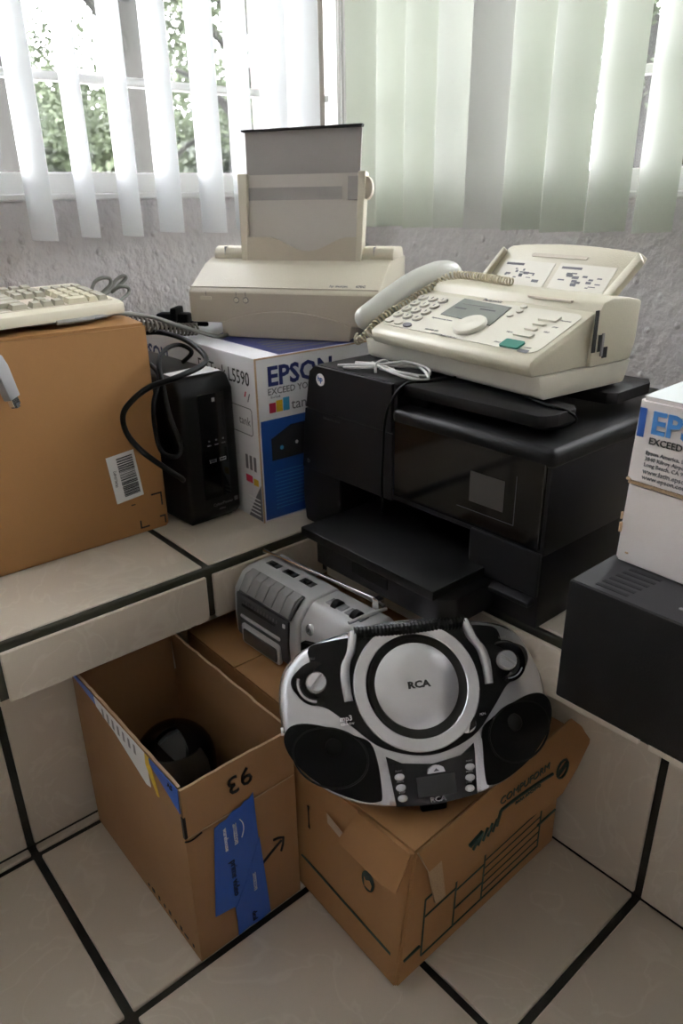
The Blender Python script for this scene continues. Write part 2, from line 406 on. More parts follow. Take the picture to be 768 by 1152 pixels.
# ================================================================ blinds
def slat_mesh():
    b = new(); n = 8; wd = .1; H = 1.36
    rings = []
    for z in (0, .02, H*.5, H):
        top = []; bot = []
        for k in range(n+1):
            t = k/n-.5; y = .009*(1-4*t*t)-.0045
            top.append(b.verts.new((t*wd, y+.0005, z))); bot.append(b.verts.new((t*wd, y-.0005, z)))
        rings.append(top+bot[::-1])
    m = len(rings[0])
    for a, c in zip(rings, rings[1:]):
        for k in range(m): b.faces.new((a[k], a[(k+1) % m], c[(k+1) % m], c[k]))
    for k in range(n):
        for rg in (rings[0], rings[-1]): b.faces.new((rg[k], rg[k+1], rg[m-2-k], rg[m-1-k]))
    return b
def blind(name, label, loc, rz, L0, L1, slats, base):
    root = thing(name, label, 'blind', loc, rz)
    b = new(); box(b, L0, L1, -.03, .03, 1.37, 1.41, bev=.004); fin(b, 'head_rail', 'frame', root)
    me = None
    for (a, th, mt) in slats:
        if me is None:
            o = fin(slat_mesh(), 'slat', base, root, smooth=50); me = o.data
        else: o = link(bpy.data.objects.new('slat', me), root)
        o.location = (a, rng.uniform(-.002, .002), rng.uniform(-.003, .003)); o.rotation_euler = (R(rng.uniform(-.25, .25)), R(rng.uniform(-.2, .2)), R(th))
        if mt == 'slatg':
            o.data = me.copy(); o.data.materials.clear(); o.data.materials.append(M[mt])
    return root
# left: local x runs along world +y, slat angle measured from the wall plane (90 = square to the wall)
ls = [(.56-.096*k, 82+rng.uniform(-4, 6), 'slat') for k in range(1, 29)]
ls += [(y, 90-t, 'slat') for y, t in zip((.56, .655, .748, .841, .951, 1.04, 1.135, 1.222), (-9, 1, 1, -3, -2, 4, -2, -12))]
blind('vertical_blind', 'white vertical slat blind with open gaps at the left window', (-1.553, 0, .928), 90, -2.18, 1.28, ls, 'slat')
lb_ = bpy.data.objects['vertical_blind']
for yy in (1.372, 1.392):
    b = new(); tube(b, [(yy, .045, 1.38), (yy, .045, .5), (yy+.004, .045, .12), (yy+.009, .045, .5), (yy+.010, .045, 1.38)], .0018, 6, 6); fin(b, 'control_chain', 'cablew', lb_)
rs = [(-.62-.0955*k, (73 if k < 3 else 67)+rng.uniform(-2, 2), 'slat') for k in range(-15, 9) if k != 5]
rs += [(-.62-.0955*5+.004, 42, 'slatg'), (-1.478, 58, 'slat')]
rb = blind('vertical_blind', 'shaded pale green-white vertical slat blind turned nearly shut at the right window', (0, 1.362, .926), 0, -1.53, .9, rs, 'slatr')
b = new(); tube(b, [(-1.535, .0, 1.38), (-1.535, .0, .9), (-1.535, .0, .22), (-1.528, .0, .1), (-1.52, .0, .22), (-1.52, 0, .9), (-1.52, 0, 1.38)], .0016, 6, 6); fin(b, 'control_chain', 'frame', rb)
b = new(); lathe(b, [(0, 0), (.006, .002), (.007, .02), (.006, .038), (0, .04)], 12, Matrix.Translation((-1.527, 0, .22))); fin(b, 'cord_weight', 'white', rb, smooth=40)

# ================================================================ outside the windows
bm = new(); box(bm, -40, 30, -30, 40, -.42, -.30)
tag(fin(bm, 'outdoor_ground', 'ground'), 'pale street ground outside the windows', kind='structure')
bm = new(); box(bm, -2.05, -1.86, 1.42, 2.0, -.3, 3.0, bev=.01); tag(fin(bm, 'outdoor_pillar', 'outwall'), 'rough plaster pillar just outside the corner of the left window', kind='structure')
def leafball(b, c, r, n, s):
    for _ in range(n):
        d = Vector((rng.gauss(0, 1), rng.gauss(0, 1), rng.gauss(0, 1))).normalized()*(r*rng.random()**.45)
        p = Vector(c)+Vector((d.x, d.y, d.z*.75)); a = Vector((rng.gauss(0, 1), rng.gauss(0, 1), rng.gauss(0, 1))).normalized()
        e = a.orthogonal().normalized(); k = s*rng.uniform(.6, 1.3)
        b.faces.new([b.verts.new(p+q) for q in (a*k, e*k*.45, -a*k, -e*k*.45)])
def tree(x, y, h, r, crown, label, m='leaf', trunk_bend=.2, low=False):
    t = thing('street_tree', label, 'tree', (x, y, -.3), 0, 'trees outside the windows')
    b = new(); P = [(0, 0, 0), (trunk_bend*.3, .05, h*.35), (trunk_bend, 0, h*.7), (trunk_bend*1.4, .1, h)]
    tube(b, P, lambda q: r*(1.15-.5*q), 12, 6)
    for k in range(4):
        a = rng.uniform(0, 6.28); z0 = h*(.55+.1*k)
        tube(b, [(trunk_bend*z0/h, 0, z0), (trunk_bend+.5*math.cos(a), .5*math.sin(a), z0+.5), (trunk_bend+1.1*math.cos(a), 1.1*math.sin(a), z0+.8)], lambda q: r*.4*(1-.6*q), 7, 4)
    fin(b, 'trunk', 'bark', t, smooth=60)
    b = new()
    for k in range(9):
        a = rng.uniform(0, 6.28); q = rng.uniform(.2, 1)*crown
        leafball(b, (trunk_bend+q*math.cos(a), q*math.sin(a), h+rng.uniform(-.35, .5)*crown), crown*.55, 420, .07)
    c = fin(b, 'crown', m, t); c['kind'] = 'stuff'
    return t
tree(-7.2, 2.35, 4.6, .17, 1.0, 'mossy thick-trunked tree nearest the left window', 'leaf2', .15)
tree(-8.4, 4.35, 4.8, .20, 1.0, 'grey tree trunk seen through the middle gaps of the left blind', 'leaf', -.1)
tree(-11.5, 7.6, 4.4, .20, 1.7, 'slim tree beside the parked white car outside the left window', 'leaf', .2)
tree(-12.6, 2.3, 3.9, .17, 1.2, 'leaning tree at the far left of the left window', 'leaf2', .5)
tree(-17, 9.2, 3.4, .2, 2.0, 'bright green tree far beyond the left window', 'leaf', .1)
tree(-5.5, 9.6, 3.2, .16, 1.6, 'green tree outside the right window', 'leaf', .1)
tree(-16, 5.4, 3.2, .2, 1.9, 'pale leafy tree at the far side of the street', 'leaf', -.3)
def belt(x, y, r, label):
    t = thing('street_tree', label, 'tree', (x, y, -.3), 0, 'trees outside the windows')
    b = new(); tube(b, [(0, 0, 0), (.1, 0, 1.5), (.05, .1, 3.0)], lambda q: .2-.08*q, 10, 5); fin(b, 'trunk', 'bark', t, smooth=60)
    b = new()
    for k in range(9): leafball(b, (rng.uniform(-.5, .5)*r, rng.uniform(-.75, .75)*r, 2.6+rng.uniform(-.55, .6)*r), r*.62, 620, .17)
    fin(b, 'crown', 'leaf' if len(label) % 2 else 'leaf2', t)['kind'] = 'stuff'
belt(-22.5, 4.6, 2.3, 'broad low-crowned tree at the left end of the far tree belt')
belt(-22.5, 10.2, 2.3, 'broad low-crowned tree in the middle of the far tree belt')
belt(-22.5, 16.0, 2.3, 'broad low-crowned tree at the right end of the far tree belt')
belt(-27.5, 8.6, 2.6, 'dark broad tree behind the gap on the left of the far tree belt')
belt(-27.5, 15.5, 2.6, 'dark broad tree behind the gap on the right of the far tree belt')
belt(-27.5, 22.0, 2.6, 'dark broad tree at the far right behind the tree belt')
belt(-18.5, 13.8, 1.6, 'small bushy tree standing before the far tree belt')
belt(-9.5, 21.5, 2.3, 'broad low-crowned tree far beyond the right window')
def shrub(x, y, r, label):
    b = new()
    for k in range(6): leafball(b, (rng.uniform(-r, r), rng.uniform(-r, r), rng.uniform(.2, r*1.1)), r*.6, 200, .07)
    tag(fin(b, 'shrub', 'leaf', loc=(x, y, -.3)), label, 'shrub', 'shrubs across the street')
shrub(-18.5, 6.4, 1.0, 'low green shrub between the tree trunks across the street')
shrub(-19, 10.8, 1.1, 'rounded green shrub behind the parked cars')
shrub(-18.5, 2.9, 1.0, 'green shrub at the left edge of the street view')
def car(x, y, rz, m, label):
    t = thing('parked_car', label, 'car', (x, y, -.3), rz)
    b = new(); side = [(-2.1, .35), (-2.1, .8), (-1.7, .95), (-1.1, 1.0), (-.6, 1.45), (.9, 1.48), (1.6, 1.02), (2.1, .95), (2.15, .4)]
    prism(b, side, -.85, .85, 'y', bev=.06); fin(b, 'body', m, t, smooth=40)
    for s in (-1, 1):
        b = new(); sheet(b, [(-1.0, s*.852, 1.02), (1.4, s*.852, 1.02), (.85, s*.852, 1.40), (-.58, s*.852, 1.38)], .01, n=(0, s, 0)); fin(b, 'side_window', 'gloss', t)
    for wx in (-1.35, 1.35):
        for s in (-1, 1):
            b = new(); lathe(b, [(0, -.1), (.3, -.1), (.32, -.06), (.32, .06), (.3, .1), (.2, .09), (0, .1)], 20, Matrix.Translation((wx, s*.78, .32)) @ Matrix.Rotation(R(90), 4, 'X')); fin(b, 'wheel', 'blackm', t, smooth=40)
car(-14.0, 7.6, 75, 'carw', 'white car parked across the street outside the left window')
car(-14.0, 3.0, 88, 'carb', 'blue-grey car parked across the street outside the left window')
def house(x0, x1, y0, y1, h, label):
    t = thing('house', label, 'building', ((x0+x1)/2, (y0+y1)/2, -.3))
    b = new(); dx, dy = (x1-x0)/2, (y1-y0)/2; box(b, -dx, dx, -dy, dy, 0, h); fin(b, 'wall', 'house', t)
    b = new(); box(b, -dx-.2, dx+.2, -dy-.2, dy+.2, h, h+.2, bev=.03); fin(b, 'roof', 'bark', t)
    n = int((y1-y0)//2.2)
    for k in range(n):
        yy = -dy+1.1+k*2.2
        b = new(); box(b, dx-.02, dx+.03, yy-.5, yy+.5, 1.0, 2.1, bev=.02, seg=1); o = fin(b, 'window_frame', 'frame', t)
        b = new(); box(b, dx+.02, dx+.04, yy-.42, yy+.42, 1.08, 2.02); fin(b, 'pane', 'gloss', o)
house(-42, -37, 2, 13, 3.4, 'pale house across the street behind the trees')

# ================================================================ things on the left bench
# ---- big brown carton
cb = thing('cardboard_carton', 'large plain brown cardboard carton with a barcode sticker under the keyboard', 'box', (-1.165, .568, ZT))
D, Lw, Hh = .40, .62, .372
bm = new()
hexa(bm, [(0, -Lw, 0), (0, 0, 0), (-D, 0, 0), (-D, -Lw, 0), (-.045, -Lw, Hh), (0, 0, Hh), (-D, 0, Hh), (-D, -Lw, Hh)])
bmesh.ops.bevel(bm, geom=bm.edges[:], offset=.004, segments=2, affect='EDGES')
fin(bm, 'carton_body', 'card', cb, smooth=30)
for s in (0, 1):   # two closed top flaps bulging slightly
    bm = new(); n = 8; A = []; B = []
    x0, x1 = ((-.004, -D/2+.002), (-D/2-.002, -D+.004))[s]
    for k in range(n+1):
        t = k/n; q = t if s == 0 else 1-t
        x = x0+(x1-x0)*t; z = Hh+.001+.011*math.sin(q*1.5)
        xx = [x-(.043*(1-q) if s == 0 else 0), x]
        A.append((bm.verts.new((xx[0], -Lw+.004, z)), bm.verts.new((xx[1], -.004, z)))); B.append((bm.verts.new((xx[0], -Lw+.004, z-.004)), bm.verts.new((xx[1], -.004, z-.004))))
    for k in range(n):
        bm.faces.new((A[k][0], A[k][1], A[k+1][1], A[k+1][0])); bm.faces.new((B[k][0], B[k+1][0], B[k+1][1], B[k][1]))
        for e in (0, 1): bm.faces.new((A[k][e], A[k+1][e], B[k+1][e], B[k][e]))
    for k in (0, n): bm.faces.new((A[k][0], A[k][1], B[k][1], B[k][0]))
    fin(bm, 'top_flap', 'card', cb, smooth=40)
# sticker lies on the front face (x = 0 plane, viewer's right is +y)
fx = .0006
o = plate(cb, 'barcode_sticker', 'white', (fx, -.074, .116), (0, 1, .10), (0, -.10, 1), rect(-.026, .026, -.044, .044), .0004); o['label'] = 'white barcode sticker'
bm = new(); y = -.012; bs = basis((fx+.0006, -.074, .116), (0, 1, .10), (0, -.10, 1))
z = -.036
while z < .036:
    h = rng.choice((.0008, .0014, .0022)); box(bm, -.009, .021, z, z+h, 0, .0002, mtx=bs); z += h+rng.choice((.0008, .0014, .002))
fin(bm, 'barcode', 'ink', o)
text(o, '00AL0HP2', .007, (fx+.0006, -.074-.0175, .116), (0, 0, 1), (0, -1, .0), 'ink')
bm = new()
for (a, bq, c, d) in ((-.012, -.009, .045, .070), (-.030, -.009, .068, .071), (-.018, -.006, .022, .025), (-.009, -.006, .008, .025), (-.058, -.055, .010, .026), (-.058, -.040, .010, .013), (-.07, -.062, .059, .061)):
    bm = new(); box(bm, fx-.0003, fx, a, bq, c, d); fin(bm, 'printed_mark', 'ink', cb)
# ---- keyboard on the carton
fo = thing('flat_folder', 'thin dark grey plastic folder lying under the keyboard', 'folder', (-1.20, .40, ZT+Hh+.0115), 90)
bm = new(); box(bm, -.26, .115, .0, .24, 0, .0015, bev=0); fin(bm, 'cover', 'mgrey', fo)
bm = new(); box(bm, -.26, .115, -.002, .003, 0, .0022, bev=.0006); fin(bm, 'spine', 'dgrey', fo)
kb = thing('computer_keyboard', 'beige computer keyboard lying on the large brown carton', 'keyboard', (-1.212, .556, ZT+Hh+.0142), 98)
bm = new(); KW, KD = .455, .165
prism(bm, [(0, 0), (0, .017), (.012, .021), (KD-.01, .040), (KD, .038), (KD, .006)], -KW, 0, 'x', bev=.002)
fin(bm, 'case', 'kb', kb, smooth=30)
bm = new(); prism(bm, [(.016, .0215), (.016, .0228), (KD-.02, .0405), (KD-.02, .039)], -KW+.012, -.012, 'x'); fin(bm, 'key_well', 'beige2', kb)
kc = {}
def key(x, y, wd, dp, m):
    kk = (round(wd, 4), round(dp, 4), m)
    if kk not in kc:
        b = new(); hexa(b, [(-wd/2, -dp/2, 0), (wd/2, -dp/2, 0), (wd/2, dp/2, 0), (-wd/2, dp/2, 0), (-wd/2+.0025, -dp/2+.0018, .0075), (wd/2-.0025, -dp/2+.0018, .0075), (wd/2-.0025, dp/2-.0035, .0085), (-wd/2+.0025, dp/2-.0035, .0085)])
        o = fin(b, 'key', m, kb); kc[kk] = o.data
    else: o = link(bpy.data.objects.new('key', kc[kk]), kb)
    o.location = (x, y, .0225+(y-.016)*.144); o.rotation_euler = (R(7), 0, 0)
U = .0188
def row(x, y, units, m):
    for wd in units:
        if wd > 0: key(x+wd*U/2, y, wd*U-.0014, U-.0014, m(wd) if callable(m) else m)
        x += abs(wd)*U
mm = lambda wd: 'key1' if wd == 1 else 'key2'
x0 = -KW+.014; y0 = .026
for i, un in enumerate([(1.5, -1, 1.5, 7, 1.5, -1, 1.5), (2.25,)+(1,)*10+(2.75,), (1.75,)+(1,)*11+(2.25,), (1.5,)+(1,)*12+(1.5,), (1,)*13+(2,)]):
    row(x0, y0+i*U, un, mm)
row(x0, y0+5.35*U, (1, -1, 1, 1, 1, 1, -.5, 1, 1, 1, 1, -.5, 1, 1, 1, 1), 'key2')
xn = x0+15.25*U
row(xn, y0, (1, 1, 1), 'key2'); row(xn+U, y0+U, (1,), 'key2'); row(xn, y0+3*U, (1, 1, 1), 'key2'); row(xn, y0+4*U, (1, 1, 1), 'key2'); row(xn, y0+5.35*U, (1, 1, 1), 'key2')
xp = x0+18.5*U
row(xp, y0, (2, 1), 'key1')
for i in (1, 2, 3): row(xp, y0+i*U, (1, 1, 1), 'key1')
row(xp, y0+4*U, (1, 1, 1, 1), 'key2'); key(xp+3.5*U, y0+.5*U, U-.0014, 2*U-.0014, 'key2'); key(xp+3.5*U, y0+2.5*U, U-.0014, 2*U-.0014, 'key2')
bm = new(); box(bm, xp, xp+.07, y0+5.1*U, y0+5.7*U, .0405, .0412, mtx=None); fin(bm, 'indicator_strip', 'key1', kb)
def cable(name, label, pts, r, m, cat='cable', sides=8, n=8):
    b = new(); tube(b, pts, r, sides, n); return tag(fin(b, name, m, smooth=60), label, cat)
def coilpts(P, rad, turns, per=10):
    S = smoothpath(P, 24); L = [0]
    for a, c in zip(S, S[1:]): L.append(L[-1]+(c-a).length)
    out = []; N = int(turns*per); j = 0; prev = None
    for i in range(N+1):
        t = L[-1]*i/N
        while j < len(L)-2 and L[j+1] < t: j += 1
        f = (t-L[j])/max(1e-9, L[j+1]-L[j]); p = S[j].lerp(S[j+1], f); d = (S[j+1]-S[j]).normalized()
        a = Vector((0, 0, 1))-d*d.z; a = a.normalized(); c = d.cross(a); th = 2*math.pi*i/per
        out.append(p+(a*math.cos(th)+c*math.sin(th))*rad)
    return out
ktop = ZT+Hh
cable('keyboard_cable', 'grey cable looped behind the keyboard on the brown carton', [(-1.395, .575, .836), (-1.400, .588, .855), (-1.400, .603, .862), (-1.400, .619, .860), (-1.400, .619, .849), (-1.400, .603, .837), (-1.395, .590, .829), (-1.410, .618, .835), (-1.420, .640, .853), (-1.420, .656, .861), (-1.420, .662, .856), (-1.420, .646, .844), (-1.410, .625, .834), (-1.400, .636, .843), (-1.400, .653, .841), (-1.400, .655, .831), (-1.390, .636, .822), (-1.370, .607, .816), (-1.34, .575, .819), (-1.32, .55, .822)], .0036, 'cableg')
cable('modem_cable', 'thin grey cable draped from the keyboard across to the beige printer', [(-1.195, .43, .8205), (-1.198, .478, .820), (-1.205, .503, .8205), (-1.220, .541, .8215), (-1.240, .583, .813), (-1.250, .630, .800), (-1.250, .673, .782), (-1.250, .719, .764), (-1.25, .755, .7515), (-1.262, .785, .7495)], .004, 'cableg')
b = new(); tube(b, coilpts([(-1.30, .575, .800), (-1.30, .622, .786), (-1.30, .660, .774), (-1.305, .706, .764), (-1.315, .75, .759)], .0105, 19), .0026, 6, 1, smooth=False)
tag(fin(b, 'coiled_cord', 'coil2', smooth=60), 'coiled cord lying behind the black battery unit', 'cord')
b = new(); box(b, -.035, .035, -.016, .016, 0, .034, bev=.005); box(b, .0, .014, -.024, .024, .018, .046, bev=.004); tube(b, [(.03, 0, .013), (.05, .01, .01), (.06, .03, .006)], .005, 8, 4)
o = fin(b, 'power_adapter', 'blackm', smooth=40, loc=(-1.42, .758, .7455)); o.rotation_euler = (0, 0, R(40)); tag(o, 'small black adapter plug behind the beige printer', 'plug')
# dangling grey plug at the left edge
pg = thing('cable_plug', 'grey plastic cable plug dangling in front of the brown carton', 'plug', (-1.150, .331, .713))
tilt = Matrix.Rotation(R(12), 4, 'X') @ Matrix.Rotation(R(35), 4, 'Z')
bm = new(); prism(bm, [(-.012, .012), (-.0135, .06), (-.009, .078), (.009, .078), (.0135, .06), (.012, .012)], -.007, .007, 'x', bev=.002, mtx=tilt); fin(bm, 'housing', 'mgrey', pg, smooth=30)
bm = new(); box(bm, -.005, .005, -.008, .008, 0, .013, bev=.001, mtx=tilt); fin(bm, 'contact_shell', 'chrome', pg)
bm = new(); box(bm, -.0055, .0055, -.0035, .0035, -.003, .004, mtx=tilt); fin(bm, 'contact', 'ink', pg)
for k in range(4):
    bm = new(); lathe(bm, [(0, .079+k*.005), (.0075, .079+k*.005), (.0075, .082+k*.005), (0, .082+k*.005)], 12, tilt); fin(bm, 'strain_relief_ring', 'mgrey', pg)
top = tilt @ Vector((0, 0, .098))
bm = new(); tube(bm, [tilt @ Vector((0, 0, .075)), top, (top.x+.01, top.y-.03, top.z+.02), (.005, -.09, .115), (-.02, -.12, .128), (-.06, -.14, .128)], .0038, 8, 6); fin(bm, 'lead', 'cableg', pg, smooth=60)

# ---- UPS
ups = thing('battery_backup', 'upright black battery backup tower between the brown carton and the white printer box', 'power supply', (-1.112, .588, ZT), 92)
bm = new(); prism(bm, [(.012, .004), (.0, .018), (.0, .252), (.016, .276), (.30, .279), (.30, .004)], 0, .110, 'x', bev=.007, seg=3); fin(bm, 'body', 'blackp', ups, smooth=35)
bm = new(); prism(bm, [(.02, .0), (.02, .006), (.29, .006), (.29, 0)], .01, .10, 'x'); fin(bm, 'foot_rail', 'blackm', ups)
bm = new(); prism(bm, [(-.0012, .05), (-.0012, .248), (.003, .248), (.003, .05)], .032, .088, 'x', bev=.001); fin(bm, 'front_panel', 'gloss', ups)
bm = new(); sheet(bm, [(.010, .020, .2790), (.100, .020, .2790), (.100, .075, .2792), (.010, .065, .2792)], .0006); fin(bm, 'white_label', 'white', ups)
bm = new(); box(bm, .062, .068, -.0022, -.001, .232, .239, bev=.0004); fin(bm, 'power_button', 'mgrey', ups)
for k in range(3):
    bm = new(); box(bm, .048+k*.015, .051+k*.015, -.0022, -.001, .160, .1625); fin(bm, 'indicator_light', 'mgrey', ups)
    bm = new(); box(bm, .0455+k*.015, .0535+k*.015, -.0018, -.001, .152, .1535); fin(bm, 'indicator_caption', 'inkg', ups)
for k in range(2):
    bm = new(); box(bm, .047+k*.021, .061+k*.021, -.0024, -.001, .120, .1265, bev=.0006); o = fin(bm, 'usb_port', 'chrome', ups)
    bm = new(); box(bm, .0485+k*.021, .0595+k*.021, -.003, -.0022, .1215, .125); fin(bm, 'usb_slot', 'ink', o)
text(ups, 'CyberPower', .0085, (.069, -.0006, .036), X, Z, 'inkg'); text(ups, '1500va', .005, (.066, -.0006, .026), X, Z, 'inkg')
bm = new(); box(bm, .095, .102, -.0008, 0, .034, .042); fin(bm, 'badge', 'inkg', ups)
cable('power_cable', 'thick black power cable looped around the top of the battery unit', [(-1.36, .60, .72), (-1.340, .630, .758), (-1.320, .647, .764), (-1.270, .654, .768), (-1.200, .661, .762), (-1.130, .654, .746), (-1.108, .637, .736), (-1.092, .590, .729), (-1.098, .562, .722), (-1.115, .536, .712), (-1.140, .516, .690), (-1.146, .498, .667), (-1.146, .500, .634), (-1.142, .522, .597), (-1.125, .551, .565), (-1.108, .571, .545), (-1.118, .581, .535)], .0050, 'cable', n=10)
cable('power_cable', 'black cable hanging in a narrow loop down the left side of the battery unit', [(-1.22, .66, .7205), (-1.195, .664, .738), (-1.200, .664, .747), (-1.210, .648, .755), (-1.190, .612, .754), (-1.150, .576, .742), (-1.118, .563, .708), (-1.110, .565, .659), (-1.102, .574, .612), (-1.100, .572, .594), (-1.105, .562, .587), (-1.115, .545, .598), (-1.130, .545, .628), (-1.136, .550, .676), (-1.160, .578, .716), (-1.2, .58, .735)], .0042, 'cable', n=10)

# ---- Epson L5590 box
EH = .309
ep = thing('printer_carton', 'tall white and blue printer carton printed L5590 beneath the beige printer', 'box', (-1.050, .703, ZT), 88)
bm = new(); box(bm, 0, .36, 0, .46, 0, EH, bev=.0025); fin(bm, 'carton_body', 'boxwhite', ep, smooth=30)
bm = new(); sheet(bm, [(.055, .004, EH), (.358, .004, EH), (.358, .458, EH), (.055, .24, EH)], .0004); fin(bm, 'top_print', 'epnavy', ep)
bm = new()
for k in range(5): box(bm, .07+.004*k, .30, .03+.022*k, .038+.022*k, EH+.0004, EH+.0007)
fin(bm, 'top_print_line', 'inkg', ep)
bm = new(); box(bm, .0, .36, -.0006, .0, EH-.003, EH, bev=0); box(bm, -.0006, .003, -.0006, .0, .0, EH); fin(bm, 'edge_crease', 'cardedge', ep)
plate(ep, 'blue_print_panel', 'epblue', (0, 0, 0), X, Z, rect(.006, .358, .004, .196), .0005)
text(ep, 'EPSON', .048, (.024, -.0002, .272), X, Z, 'epnavy', align='LEFT', bold=.028, sx=1.0)
text(ep, 'EXCEED YOUR VISION', .0165, (.024, -.0002, .246), X, Z, 'inkg', align='LEFT', bold=.008)
for i, (m, dz) in enumerate((('red', 0), ('yellow', .003), ('cyan', .006))): plate(ep, 'colour_block', m, (0, 0, 0), X, Z, rect(.026+i*.015, .0395+i*.015, .208, .226+dz), .0006)
text(ep, 'EcoTank', .006, (.03, -.0002, .236), X, Z, 'inkg', align='LEFT'); text(ep, 'tank', .028, (.074, -.0002, .216), X, Z, 'inkg', align='LEFT')
pr = plate(ep, 'printed_printer_picture', 'ink', (0, -.0006, 0), X, Z, [(.026, .118), (.20, .118), (.20, .182), (.07, .180), (.026, .160)], .0002)
plate(pr, 'picture_light', 'cyan', (0, -.0009, 0), X, Z, disc(.048, .140, .004, 12), .0001); plate(pr, 'picture_light', 'white', (0, -.0009, 0), X, Z, disc(.082, .144, .0035, 12), .0001)
bm = new()
for k in range(11): box(bm, .03, .10+.03*rng.random(), -.0007, -.0005, .022+k*.0072, .0236+k*.0072)
fin(bm, 'small_print', 'epcyan', ep)
# left face of the carton: plane x = 0 looking +x, viewer's right is towards the front (-y)
LX = (0, -1, 0)
text(ep, 'EcoTank L5590', .036, (-.0001, .019, .268), LX, Z, 'ink', align='RIGHT', bold=.004, sx=.82)
text(ep, 'EPSON', .046, (-.0001, .40, .262), LX, Z, 'epnavy', bold=.02)
plate(ep, 'colour_dash', 'red', (-.0, 0, 0), LX, Z, [(-.040, .236), (-.036, .236), (-.032, .246), (-.036, .246)], .0004); plate(ep, 'colour_dash', 'inkg', (-.0, 0, 0), LX, Z, [(-.030, .228), (-.027, .228), (-.020, .244), (-.023, .244)], .0004)
bm = new(); tube(bm, [(-.0003, .10+.001, .166), (-.0003, .022, .166), (-.0003, .018, .170), (-.0003, .018, .212), (-.0003, .022, .216), (-.0003, .10, .216)], .0009, 4, 1, smooth=False); fin(bm, 'printed_outline', 'inkg', ep)
text(ep, 'tank', .022, (-.0001, .044, .190), LX, Z, 'inkg')
for k in range(3): plate(ep, 'ink_bottle_print', 'inkg', (0, 0, 0), LX, Z, rect(-.050+k*.014, -.042+k*.014, .098, .126), .0004)
plate(ep, 'ink_print', 'red', (0, 0, 0), LX, Z, rect(-.052, -.030, .072, .086), .0004); plate(ep, 'ink_print', 'yellow', (0, 0, 0), LX, Z, rect(-.026, -.010, .070, .083), .0004)
plate(ep, 'grey_print_corner', 'inkg', (0, 0, 0), LX, Z, [(-.05, .002), (-.002, .002), (-.002, .075), (-.02, .05)], .0003)
bm = new()
for k in range(5): box(bm, -.0006, -.0003, .008, .046, .010+k*.008, .0125+k*.008)
fin(bm, 'small_print', 'white', ep)

# ---- beige inkjet printer on top of it
dj = thing('inkjet_printer', 'old beige inkjet printer with upright paper tray on the white printer carton', 'printer', (-1.2735, .7885, ZT+EH+.0008), 31)
bm = new()
prism(bm, [(0, .026), (-.002, .086), (.006, .092), (.03, .106), (.075, .132), (.105, .141), (.205, .141), (.21, .026)], -.073, .316, 'x', bev=.004, seg=2)
fin(bm, 'body', 'beige', dj, smooth=30)
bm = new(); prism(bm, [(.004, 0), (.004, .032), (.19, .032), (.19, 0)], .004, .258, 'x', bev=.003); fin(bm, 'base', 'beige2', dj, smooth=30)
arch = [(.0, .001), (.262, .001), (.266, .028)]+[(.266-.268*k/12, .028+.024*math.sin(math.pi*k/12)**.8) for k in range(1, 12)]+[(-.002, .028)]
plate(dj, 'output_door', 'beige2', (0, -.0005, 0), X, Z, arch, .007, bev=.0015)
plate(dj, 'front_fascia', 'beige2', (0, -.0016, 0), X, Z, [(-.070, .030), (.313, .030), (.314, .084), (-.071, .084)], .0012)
bm = new(); prism(bm, [(.0045, .0925), (.0045, .0945), (.0065, .0945), (.0065, .0935)], -.072, .315, 'x'); fin(bm, 'seam', 'beige2', dj)
o = plate(dj, 'power_button', 'beige', (0, -.0026, 0), X, Z, rrect(-.047, -.022, .070, .077, .003), .0016, smooth=40); o['label'] = 'oval push button'
for cx in (.031, .051):
    plate(dj, 'indicator_ring', 'inkg', (0, -.0026, 0), X, Z, disc(cx, .071, .0058, 20), .0004); plate(dj, 'indicator_button', 'beige', (0, -.003, 0), X, Z, disc(cx, .071, .0042, 20), .002)
for cx in (-.034, .031, .051): plate(dj, 'button_symbol', 'inkg', (0, -.0026, 0), X, Z, rect(cx-.0006, cx+.0006, .0785, .086), .0003)
sl = (0, .87, .49)
text(dj, 'hp deskjet', .0085, (.235, .0145, .0985), X, sl, 'inkg', bold=.01); text(dj, '670C', .0085, (.278, .0145, .0985), X, sl, 'inkg', bold=.03)
for a, bq in ((-.062, .004), (.256, .318)):
    bm = new(); prism(bm, [(.10, .138), (.098, .150), (.106, .160), (.12, .163), (.17, .160), (.185, .14)], a, bq, 'x', bev=.003); fin(bm, 'hood', 'beige', dj, smooth=35)
    bm = new(); box(bm, (a+bq)/2-.008, (a+bq)/2-.0075, .0975, .12, .146, .1625); fin(bm, 'hood_seam', 'inkg', dj)
tb = basis((0, .100, .128), X, (0, .10, 1))
def tp(name, m, poly, d0, d1, bev=0, smooth=None):
    b = new(); prism(b, poly, d0, d1, 'z', bev=bev, mtx=tb); return fin(b, name, m, dj, smooth)
tp('tray_back', 'greyboard2' if 'greyboard2' in M else 'beige', rect(.008, .252, 0, .168), -.012, -.008)
tp('tray_side', 'beige', [(.004, 0), (.016, 0), (.018, .168), (-.003, .168)], -.014, .010, bev=.002); tp('tray_side', 'beige', [(.244, 0), (.256, 0), (.261, .168), (.246, .168)], -.014, .010, bev=.002)
pk = [(.014, -.003), (.246, -.003), (.246, .052)]+[(.205-.16*k/14+.02, .052-.026*math.sin(math.pi*k/14)**1.6) for k in range(0, 15)]+[(.014, .052)]
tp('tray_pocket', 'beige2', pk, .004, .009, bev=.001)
tp('paper_stack', 'paper', rect(.018, .243, .012, .166), -.008, .001)
tp('tray_window_strip', 'greyboard', rect(.018, .212, .120, .143), .0012, .002)
o = tp('paper_guide', 'greyboard', rect(.226, .246, .118, .160), .002, .009, bev=.001); tp('paper_guide_knob', 'beige2', disc(.262, .139, .012, 20, .020), -.008, .006, bev=.001)
